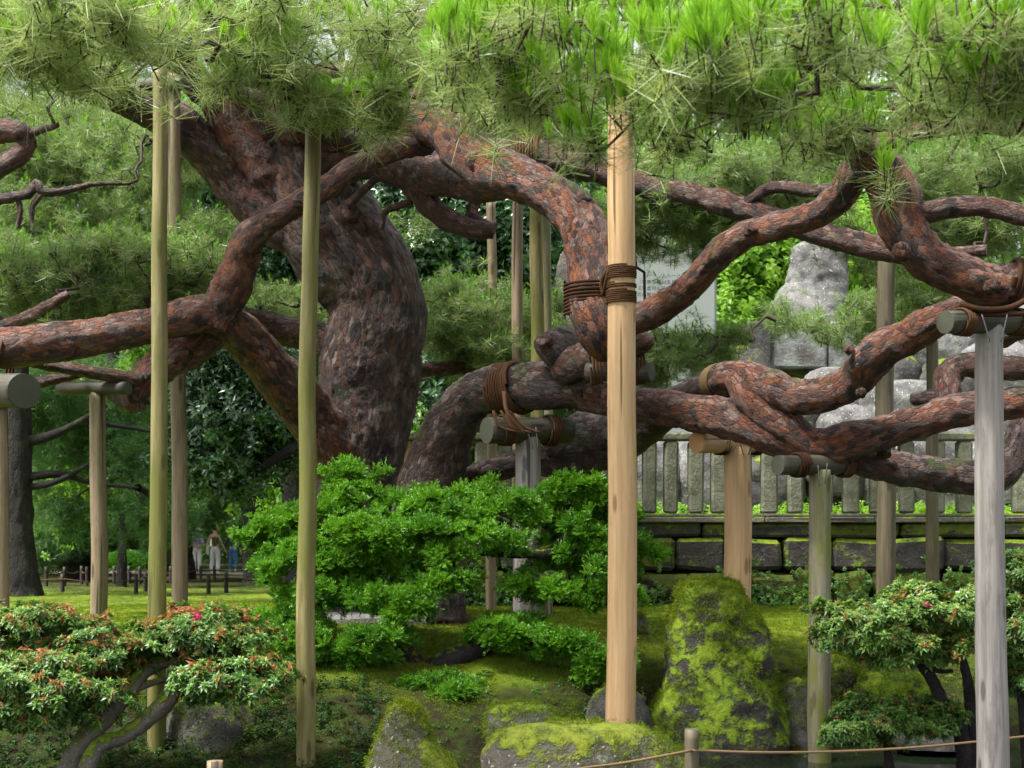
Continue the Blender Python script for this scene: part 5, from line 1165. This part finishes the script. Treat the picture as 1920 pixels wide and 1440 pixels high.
def lawn_fence(label, posts, h, r):
    e = empty('lawn_fence', (P(posts[0][0], 0, posts[0][1])[0], posts[0][1], 0)); tag(e, label, 'rope fence'); tops = []
    me = post_mesh(h, r, 2, 'stake')
    for (x, D) in posts:
        X = P(x, 0, D)[0]; z = gz(X, D); o_ = link('post', me, e); o_.location = Vector((X, D, z)) - e.location; tops.append((X, D, z + h * .75))
    pts = []
    for i_ in range(len(tops) - 1):
        u, v = np.array(tops[i_]), np.array(tops[i_ + 1])
        for f_ in (0, .5): pts.append(u * (1 - f_) + v * f_ - np.array((0, r * 1.1, .06 * (f_ > 0))))
    pts.append(np.array(tops[-1]) - np.array((0, r * 1.1, 0)))
    rope(pts, .012, e, 'rope', 'rope', .2, 5)
lawn_fence('row of low dark wooden stakes with rope across the near moss lawn', [(-60, 24.5), (117, 24.2), (255, 24), (273, 25.2), (391, 24), (424, 24.4), (540, 24.5), (660, 25)], .34, .038)
lawn_fence('row of low dark stakes and rope farther back beside the clipped dome shrub', [(40, 30), (87, 30.5), (121, 31.5), (153, 32.5), (163, 31.5), (214, 33), (231, 31.5), (242, 33.5), (262, 32.5), (320, 34), (376, 37), (402, 37.5), (470, 38)], .42, .04)
# ------------------------------------------------------------------ other trees
def bg_tree(name, label, trunk, pads, key, scl, per, twig='twig_dark', bark='bark_far', spread=.12, tint=(0, .5), limbs=(), seed=1, r0=.006, tipfrac=.25, up=.7, root=True, group=None, seg=24):
    x, y, D, _ = trunk[0]; b = P(x, y, D)
    zb = TZ if (b[0] > XL and b[1] > WY) else gz(b[0], b[1])
    e = empty(name, (b[0], b[1], zb)); tag(e, label, 'tree', group)
    C = np.array([[*P(a, b_, c_), w_ / 2 / F * c_] for (a, b_, c_, w_) in trunk]); C[0, 2] = zb - .15
    if root: C = np.vstack([[*C[0, :3], C[0, 3] * 1.55], C[0] * np.array((1, 1, 1, 1.22)) + np.array((0, 0, .35, 0)), C[1:]])
    V, Q_, T_, bk, R = tube(C, seg, .10, .16, 1.1, (.22, .09), .02, seed)
    link('trunk', mesh('trunk', V, [Q_, T_], [M[bark]], attrs=dict(bark=bk, tone=np.full(len(V), .2))), e)
    rts = [R[len(R) // 4::2, :3]]
    for pts in limbs:
        C2 = np.array([[*P(a, b_, c_), w_ / 2 / F * c_] for (a, b_, c_, w_) in pts]); V, Q_, T_, bk, R2 = tube(C2, 10, .1, .15, 1.2, (.1, .05), .004, seed)
        link('limb', mesh('limb', V, [Q_, T_], [M[bark]], attrs=dict(bark=bk, tone=np.full(len(V), .1))), e); rts.append(R2[:, :3])
    p, c_, t = pad_points(pads); sel = RNG.permutation(len(p))[:max(15, int(len(p) * tipfrac))]
    V, Qd, n2, nodes = grow(p[sel], np.vstack(rts), seg=.35, jit=.2, r0=r0, rmax=.09, sag=.06, seed=seed)
    tw_ = link('twigs', mesh('twigs', V, [Qd], [M[twig]]), e); tw_['kind'] = 'stuff'
    q = np.repeat(p, per, 0) + RNG.normal(size=(len(p) * per, 3)) * spread; cc = np.repeat(c_, per, 0)
    d = q - cc; d /= np.linalg.norm(d, axis=1)[:, None] + 1e-9
    scatter('crown', key, q, d * .6 + upv * up + RNG.normal(size=q.shape) * .4, RNG.uniform(scl[0], scl[1], len(q)), tint[0] + np.repeat(t, per) * (tint[1] * .5) + RNG.uniform(0, tint[1] * .5 + .15, len(q)), e)
    return e

# second pine with layered pale needles, left behind the props
bg_tree('pine_tree', 'smaller pine with layered pale green needle pads left behind the propped limbs', [(-190, 1110, 17.5, 70), (-170, 800, 17.5, 56), (-150, 500, 17.4, 46), (-130, 300, 17.3, 36), (-120, 150, 17.2, 22)],
        [(90, 300, 16.5, 170, 40, .8, 230), (280, 330, 17, 130, 40, .7, 170), (60, 400, 16.3, 160, 40, .8, 220), (230, 430, 16.8, 150, 36, .7, 170), (120, 245, 17, 200, 36, .8, 170), (380, 440, 17.5, 100, 40, .6, 110), (60, 480, 16.2, 120, 36, .6, 120), (350, 250, 17.5, 110, 40, .6, 90), (250, 270, 17, 90, 30, .5, 70)], 'pine_bg', (1.0, 1.5), 3, 'twig', tint=(.1, .8), seed=3, r0=.0045, spread=.1,
        limbs=[[(-150, 500, 17.4, 30), (0, 440, 16.8, 22), (150, 420, 16.6, 14), (280, 425, 16.8, 8)], [(-140, 380, 17.3, 26), (0, 330, 17, 18), (150, 320, 16.8, 12), (300, 335, 17, 7)]])
# dark glossy evergreens
bg_tree('evergreen_tree', 'dark glossy broadleaf evergreen filling the gap right of the leaning trunk', [(860, 960, 21.5, 60), (850, 760, 21.5, 50), (860, 560, 21.5, 40), (870, 420, 21.5, 24)],
        [(880, 430, 20.6, 160, 100, 1.2, 420), (740, 420, 21, 90, 90, 1., 180), (1000, 500, 20.8, 90, 90, 1., 170), (850, 560, 20.5, 150, 60, 1., 200), (900, 340, 21.2, 180, 50, 1., 150), (800, 680, 21, 100, 70, 1., 120), (680, 520, 21.4, 80, 80, .8, 80)], 'camellia', (1.3, 2.1), 4, tint=(.0, .55), seed=4, up=.4, spread=.2)
bg_tree('evergreen_tree', 'dark glossy evergreen crown left of the forked upper trunk', [(560, 1120, 24, 44), (540, 800, 24, 40), (500, 560, 24, 34), (460, 400, 24, 24)],
        [(430, 320, 22.5, 95, 70, 1., 230), (380, 390, 22.8, 60, 40, .7, 70), (560, 450, 23, 110, 80, 1., 180), (530, 560, 23, 100, 60, 1., 120), (470, 240, 23, 120, 60, 1., 130)], 'camellia', (1.3, 2.1), 4, tint=(0, .45), seed=5, up=.4, spread=.2)
bg_tree('evergreen_tree', 'low dark evergreen with one black drooping branch left of the trunk base', [(610, 1110, 18, 44), (600, 900, 18, 38), (575, 780, 18, 30), (540, 700, 18, 18)],
        [(430, 760, 17.6, 90, 60, .8, 220), (400, 850, 17.4, 60, 50, .6, 130), (470, 700, 17.8, 90, 45, .7, 140), (500, 800, 17.8, 50, 60, .6, 80), (455, 880, 17.5, 50, 22, .4, 40)], 'camellia', (1.0, 1.6), 4, tint=(0, .3), seed=6, up=.3, spread=.16,
        limbs=[[(600, 820, 18, 26), (560, 835, 17.6, 20), (520, 858, 17.4, 17), (480, 882, 17.3, 15), (445, 880, 17.3, 9)], [(575, 780, 18, 22), (500, 740, 17.8, 14), (420, 730, 17.6, 8)]])
# bright maple on the terrace
bg_tree('maple_tree', 'bright yellow-green maple glowing behind the monument', [(1380, 980, 27, 36), (1375, 800, 27, 30), (1390, 620, 27, 24), (1400, 500, 27, 14)],
        [(1390, 530, 26.5, 110, 70, 1.2, 330), (1330, 620, 26, 90, 60, 1., 200), (1440, 470, 27, 110, 50, 1.2, 170), (1300, 700, 26.5, 120, 50, 1., 180), (1600, 480, 28, 120, 60, 1.2, 160), (1700, 560, 28.5, 90, 60, 1., 100), (1240, 560, 27.5, 100, 80, 1., 150)], 'maple', (1.8, 2.8), 4, tint=(.1, .8), seed=7, up=.6, spread=.28)
# broadleaf and conifer wood, each tree on its own
bg_tree('mossy_tree', 'big dark mossy trunk with spreading roots at the left edge of the lawn', [(38, 1128, 21, 62), (36, 1000, 21, 54), (34, 850, 21, 50), (30, 700, 21, 46), (20, 500, 21.2, 38), (0, 250, 21.5, 30), (-10, 50, 21.5, 20)],
        [(120, 830, 23.4, 120, 60, 1.2, 110), (250, 880, 23.4, 110, 50, 1., 90), (60, 740, 22.8, 110, 50, 1., 110), (250, 790, 23.5, 120, 50, 1., 90), (100, 940, 23, 60, 40, .8, 30), (0, 300, 21.5, 250, 120, 1.8, 200), (300, 960, 22.5, 70, 30, .8, 50)], 'fir', (.7, 1.15), 2, tint=(0, .7), seed=8, up=.2, spread=.2,
        limbs=[[(40, 830, 21, 24), (100, 815, 21, 17), (150, 790, 21.1, 12), (200, 760, 21.2, 8)], [(40, 900, 21, 18), (70, 892, 21, 16), (120, 890, 21.2, 14), (170, 905, 21.4, 10), (260, 915, 21.6, 6)], [(45, 915, 21, 14), (100, 905, 21, 12), (150, 880, 21.3, 9), (170, 868, 21.4, 6)], [(150, 790, 21.1, 10), (230, 800, 21.4, 8), (300, 812, 21.6, 5)]], seg=36)
bg_tree('mottled_tree', 'stout grey mottled trunk beyond the low dark evergreen', [(482, 1090, 34, 42), (478, 980, 34, 46), (474, 880, 34, 46), (478, 800, 34, 42), (486, 650, 34, 36), (500, 400, 34, 26)],
        [(420, 600, 33.5, 200, 90, 2.5, 180), (560, 900, 36, 100, 60, 1.5, 130), (520, 780, 35, 90, 60, 1.5, 100), (600, 640, 35, 200, 100, 2, 150), (400, 700, 33, 110, 50, 1.5, 80)], 'broad', (2.4, 3.8), 3, tint=(.3, .7), seed=9, spread=.4)
bg_tree('leaning_conifer', 'leaning dark-barked tree before the clipped dome shrub', [(150, 1095, 38, 50), (165, 1000, 38, 36), (185, 900, 38, 30), (200, 780, 38, 26), (220, 600, 38, 20)],
        [(160, 940, 37, 100, 60, 1.8, 160), (110, 1010, 37.5, 60, 40, 1., 70), (260, 900, 37.5, 130, 80, 2, 180), (200, 760, 37, 200, 80, 2, 180), (230, 990, 38, 60, 30, 1., 50)], 'fir', (1.1, 1.8), 2, tint=(0, .6), seed=10, up=.2, spread=.35)
bg_tree('mossy_tree', 'mossy grey trunk behind the brown pole beside the walkers', [(343, 1088, 41, 40), (341, 1020, 41, 38), (336, 940, 41, 36), (332, 840, 41, 36), (330, 650, 41, 28)],
        [(380, 700, 40, 130, 50, 2., 110), (400, 640, 41, 160, 60, 2., 120), (300, 760, 41, 120, 60, 2., 110), (330, 600, 41, 220, 80, 2.5, 150)], 'fir', (1.2, 1.9), 2, tint=(.1, .7), seed=11, up=.2, spread=.4)
bg_tree('leafy_tree', 'light green leafy tree beyond the lawn, between the mossy trunk and the dark evergreen', [(228, 1100, 30, 16), (232, 980, 30, 14), (240, 860, 30, 11), (246, 770, 30, 7)],
        [(150, 820, 30, 80, 40, 1., 70), (250, 800, 30, 90, 45, 1., 90), (330, 850, 30.5, 70, 40, .9, 60), (210, 900, 30, 80, 35, .9, 60), (130, 940, 30.5, 50, 30, .7, 30), (540, 850, 31, 50, 60, .8, 80), (530, 930, 31, 50, 40, .8, 50)], 'maple', (1.5, 2.4), 3, tint=(.0, .5), seed=17, spread=.3)
wood = [(-260, 46, 'broad', 'pale-leaved tall tree in the wood'), (60, 50, 'broad', ''), (330, 56, 'fir', ''), (640, 48, 'broad', ''), (900, 42, 'broad', ''), (1120, 46, 'fir', ''), (1330, 40, 'broad', ''), (1560, 44, 'broad', ''), (1800, 38, 'broad', ''), (2040, 42, 'fir', ''), (480, 62, 'broad', ''), (180, 64, 'broad', ''), (760, 60, 'fir', ''), (1000, 62, 'broad', '')]
for i_, (x, D, key, _) in enumerate(wood):
    tr_ = [(x, 1060, D, 40), (x + 6, 800, D, 32), (x - 4, 500, D, 26), (x, 250, D, 18), (x, 60, D, 10)]
    r = np.random.default_rng(100 + i_); pads_ = []
    for k in range(9):
        yy = r.uniform(130, 930) if k > 1 else r.uniform(850, 960); wd = 70 + 110 * math.sin(math.pi * min(1, (yy + 150) / 1250))
        pads_.append((x + r.normal() * wd * .6, yy, D + r.normal() * 1.5, wd * r.uniform(.7, 1.2), r.uniform(45, 80), 2., 105))
    bg_tree('wood_tree', 'tall ' + ('dark conifer' if key == 'fir' else 'leafy green tree') + ' standing in the wood behind the garden', tr_, pads_, key, (2.6, 4.2) if key == 'broad' else (1.6, 2.4), 3 if key == 'broad' else 2, tint=(.15 if i_ % 3 else .4, .75), seed=40 + i_, spread=.55, r0=.012, tipfrac=.12, up=.4, group='tall conifers in the wood' if key == 'fir' else 'tall leafy trees in the wood')
# far wood that reads as one mass
n = 9000; th = RNG.uniform(-1.0, 1.0, n); rr_ = RNG.uniform(74, 96, n); hh = RNG.uniform(0, 1, n) ** .8 * 15
p = np.stack([np.sin(th) * rr_, np.cos(th) * rr_, hh + .2], 1); p[:, 2] *= .75 + .35 * vnoise(np.stack([p[:, 0] * .12, p[:, 1] * 0, p[:, 0] * 0], 1))
tag(scatter('far_wood', 'broad', p, upv[None] + RNG.normal(size=p.shape) * .6, RNG.uniform(7, 13, n), np.clip(vnoise(p * .2) * .4 + .35, 0, 1)), 'far green wood closing the view behind the lawn', 'wood', kind='stuff')

# clipped dome shrub
e = empty('dome_shrub', P(242, 1075, 35)); tag(e, 'low clipped dome-shaped green shrub beyond the lawn stakes', 'shrub')
u = RNG.uniform(0, 2 * np.pi, 2600); v = RNG.uniform(0, 1, 2600) ** .6 * np.pi / 2
dd = np.stack([np.cos(u) * np.cos(v), np.sin(u) * np.cos(v), np.sin(v)], 1); c0 = P(242, 1066, 35); p = c0 + dd * np.array((.80, .7, .36)) * RNG.uniform(.92, 1.03, (2600, 1)) + np.array((0, 0, -.02))
scatter('foliage', 'yew', p, dd + upv * .3, RNG.uniform(1.2, 1.8, 2600), RNG.uniform(0, .15, 2600), e)
V, Q_, T_, bk, R = tube(np.array([[c0[0], c0[1], gz(c0[0], c0[1]) - .1, .06], [c0[0], c0[1], c0[2] + .1, .05], [c0[0], c0[1], c0[2] + .3, .03]]), 10, .05)
link('stem', mesh('stem', V, [Q_, T_], [M['twig_dark']]), e)

# ------------------------------------------------------------------ people on the path
M['skin'] = plain_mat('skin', (.55, .33, .24), .55, .1); M['hair'] = plain_mat('black hair', (.012, .010, .010), .45, .2)
M['lavender'] = plain_mat('lavender cloth', (.52, .36, .66), .85, .2); M['white_cloth'] = plain_mat('white cloth', (.78, .76, .74), .85, .1)
M['olive'] = plain_mat('olive cloth', (.085, .075, .035), .85, .2); M['grey_cloth'] = plain_mat('pale grey cloth', (.60, .59, .60), .85, .12)
M['jeans'] = plain_mat('blue denim', (.06, .16, .36), .85, .25); M['navy'] = plain_mat('dark blue cloth', (.03, .038, .055), .85, .2); M['tan'] = plain_mat('tan leather', (.42, .30, .22), .6, .2)
def skinned(name, chains, mt, parent, root=0):
    """chains: lists of (x,y,z,r) joined where points coincide; one continuous skinned surface"""
    key, V, E, Rr = {}, [], [], []
    for ch in chains:
        prev = None
        for (x, y, z, r) in ch:
            k_ = (round(x, 3), round(y, 3), round(z, 3))
            if k_ not in key: key[k_] = len(V); V.append((x, y, z)); Rr.append(r)
            i_ = key[k_]
            if prev is not None and prev != i_: E.append((prev, i_))
            prev = i_
    me = bpy.data.meshes.new(name); me.from_pydata(V, E, []); me.materials.append(M[mt])
    o = bpy.data.objects.new(name, me); COL.objects.link(o); o.parent = parent
    md = o.modifiers.new('skin', 'SKIN'); md.use_smooth_shade = True
    if not me.skin_vertices: me.skin_vertices.new()
    sv = me.skin_vertices[0].data
    for i_, r in enumerate(Rr): sv[i_].radius = (r, r); sv[i_].use_root = (i_ == root)
    o.modifiers.new('smooth', 'SUBSURF').levels = 1; o.modifiers['smooth'].render_levels = 2
    return o

def hand_chains(w, d):                              # palm and five fingers from wrist w along d
    w, d = Vector(w), Vector(d).normalized(); s = d.cross(Vector((0, 1, 0))); s = s.normalized() if s.length > .1 else Vector((1, 0, 0))
    pc = w + d * .08; out = [[(*w, .024), (*pc, .030)]]
    for k_, L in ((-1.5, .075), (-.5, .085), (.5, .08), (1.5, .065)):
        b = pc + s * k_ * .012; out.append([(*pc, .030), (*(b + d * .035), .009), (*(b + d * L + Vector((0, -.012, 0))), .008)])
    out.append([(*w, .024), (*(w + d * .045 - s * .03), .010), (*(w + d * .085 - s * .04), .009)])
    return out

def person(label, x, yfoot, D, facing, H, arms, legs, top, bottom, shoes, extras):
    X = P(x, yfoot, D)[0]; z = max(gz(X, D), 0) + .03
    e = empty('person', (X, D, z)); e.rotation_euler[2] = facing; e.scale = (H / 1.68,) * 3; tag(e, label, 'person', 'walkers on the path')
    # +Y of the figure is its back when facing the camera (front is -Y)
    pel = (0, 0, .95, .105); ch_ = (0, .0, 1.25, .115); nk = (0, .01, 1.42, .052)
    body = [[pel, (0, 0, 1.08, .098), ch_, (0, .005, 1.36, .085), nk, (0, -.01, 1.50, .072), (0, -.015, 1.57, .088), (0, -.005, 1.635, .070)]]
    for sg, (elb, wr) in zip((-1, 1), arms):
        sh = (sg * .155, .005, 1.345, .052); body.append([(0, .005, 1.36, .085), sh, (*elb, .038), (*wr, .024)])
        d = Vector(wr) - Vector(elb); body += hand_chains(wr, d)
    for sg, (kn, an, toe) in zip((-1, 1), legs):
        body.append([pel, (sg * .085, 0, .86, .085), (*kn, .056), (*an, .036), (*toe, .034)])
    bd = skinned('body', body, 'skin', e)
    # clothing hugs the body
    tp = [[(0, 0, .93, .13), (0, 0, 1.08, .118), (0, 0, 1.25, .135), (0, .005, 1.37, .098)]]
    if top[1]:
        for sg, (elb, wr) in zip((-1, 1), arms):
            el, wv = Vector(elb), Vector(wr); cu = el.lerp(wv, top[1]); tp.append([(0, .005, 1.37, .098), (sg * .16, .005, 1.345, .068), (*el, .058), (*cu, .045)])
    skinned('top', tp, top[0], e)
    bt = [[(0, 0, .99, .128), (0, 0, .93, .132)]]
    for sg, (kn, an, toe) in zip((-1, 1), legs):
        an2 = Vector(an) + Vector((0, 0, .03)); bt.append([(0, 0, .93, .132), (sg * .088, 0, .85, .102), (*kn, bottom[1]), (*an2, bottom[2])])
    skinned('trousers', bt, bottom[0], e)
    for sg, (kn, an, toe) in zip((-1, 1), legs):
        a_ = Vector(an); t_ = Vector(toe); skinned('shoe', [[(*(a_ + (a_ - t_) * .18 + Vector((0, 0, -.045))), .038), (*(a_ * .5 + t_ * .5 + Vector((0, 0, -.02))), .042), (*(t_ + (t_ - a_) * .1), .032)]], shoes, e)
    # face
    for sg in (-1, 1):
        skinned('eye', [[(sg * .032, -.098, 1.575, .008), (sg * .036, -.097, 1.575, .008)]], 'hair', bd); skinned('ear', [[(sg * .085, .0, 1.545, .012), (sg * .09, .005, 1.58, .014)]], 'skin', bd)
    skinned('nose', [[(0, -.095, 1.572, .010), (0, -.112, 1.545, .014)]], 'skin', bd); skinned('mouth', [[(-.02, -.088, 1.512, .007), (.02, -.088, 1.512, .007)]], 'tan', bd)
    for f_ in extras: f_(e)
    return e
def long_hair(e): skinned('hair', [[(0, .0, 1.67, .07), (0, .03, 1.62, .10), (0, .06, 1.52, .095), (0, .07, 1.40, .07), (0, .08, 1.30, .04)], [(0, .03, 1.62, .10), (-.075, .0, 1.55, .035), (-.085, -.01, 1.42, .035)], [(0, .03, 1.62, .10), (.075, .0, 1.55, .035), (.085, -.01, 1.42, .035)]], 'hair', e)
def bun_hair(e): skinned('hair', [[(0, .0, 1.66, .08), (0, .03, 1.60, .10), (0, .05, 1.53, .075)], [(0, .03, 1.60, .10), (0, .07, 1.70, .05), (0, .07, 1.74, .035)]], 'hair', e)
def lathe(name, prof, mt, e, off=(0, 0, 0), seg=24, tilt=0.):
    th = np.linspace(0, 2 * np.pi, seg, endpoint=False); V = np.vstack([np.stack([r * np.cos(th), r * np.sin(th), np.full(seg, z)], 1) for r, z in prof]); n = len(prof)
    i_ = np.arange(n - 1)[:, None] * seg; j_ = np.arange(seg)[None]; k_ = (j_ + 1) % seg
    o = link(name, mesh(name, V, [np.stack([i_ + j_, i_ + k_, i_ + seg + k_, i_ + seg + j_], 2).reshape(-1, 4)], [M[mt]]), e, False); o.location = off; o.rotation_euler[0] = tilt; return o
def hat(e):
    h_ = lathe('hat', [(.001, .10), (.06, .095), (.098, .07), (.108, .02), (.108, -.01), (.16, -.03), (.19, -.05), (.185, -.058), (.10, -.02)], 'white_cloth', e, (0, 0, 1.655), tilt=.1)
    lathe('brim_lining', [(.186, -.062), (.10, -.026)], 'navy', h_)
def bag(e):
    V, Q_, T_ = cbox(-.02, .17, -.24, -.15, .93, 1.06, .03); link('shoulder_bag', mesh('shoulder_bag', V, [Q_, T_], [M['tan']]), e, False)
    skinned('bag_strap', [[(.02, -.16, 1.06, .012), (-.06, -.15, 1.25, .012), (-.12, -.04, 1.40, .012)]], 'navy', e)
def cloth_bundle(e): skinned('folded_jacket', [[(.22, .02, 1.02, .05), (.26, -.02, .85, .055), (.25, -.04, .66, .045)]], 'white_cloth', e)
PD = 52.6
person('person in lavender jacket, white trousers and wide white hat facing this way', 369, 1078, PD, .15, 1.70, [((-.22, -.03, 1.10), (-.12, -.20, 1.02)), ((.23, -.04, 1.10), (.10, -.22, 1.16))], [((-.09, -.02, .48), (-.09, .01, .09), (-.10, -.13, .05)), ((.10, -.05, .48), (.10, .0, .09), (.11, -.14, .05))], ('lavender', .85), ('white_cloth', .078, .062), 'white_cloth', [long_hair, hat, bag])
person('person seen from behind in olive sleeveless top and pale grey wide trousers', 403, 1078, PD, math.pi, 1.74, [((-.25, .02, 1.08), (-.34, -.08, .86)), ((.26, .03, 1.08), (.31, -.02, .85))], [((-.10, -.06, .48), (-.11, .03, .09), (-.12, -.12, .05)), ((.10, .0, .48), (.12, -.02, .09), (.13, -.16, .05))], ('olive', 0), ('grey_cloth', .088, .088), 'white_cloth', [bun_hair, cloth_bundle])
person('person seen from behind in dark top and blue jeans, partly hidden by yew', 437, 1076, PD + .3, math.pi, 1.68, [((-.24, .02, 1.08), (-.26, -.06, .84)), ((.24, .03, 1.08), (.34, -.06, .88))], [((-.10, -.05, .48), (-.10, .10, .13), (-.11, .0, .05)), ((.10, -.04, .48), (.13, .0, .09), (.14, -.13, .05))], ('navy', .5), ('jeans', .066, .05), 'white_cloth', [long_hair])
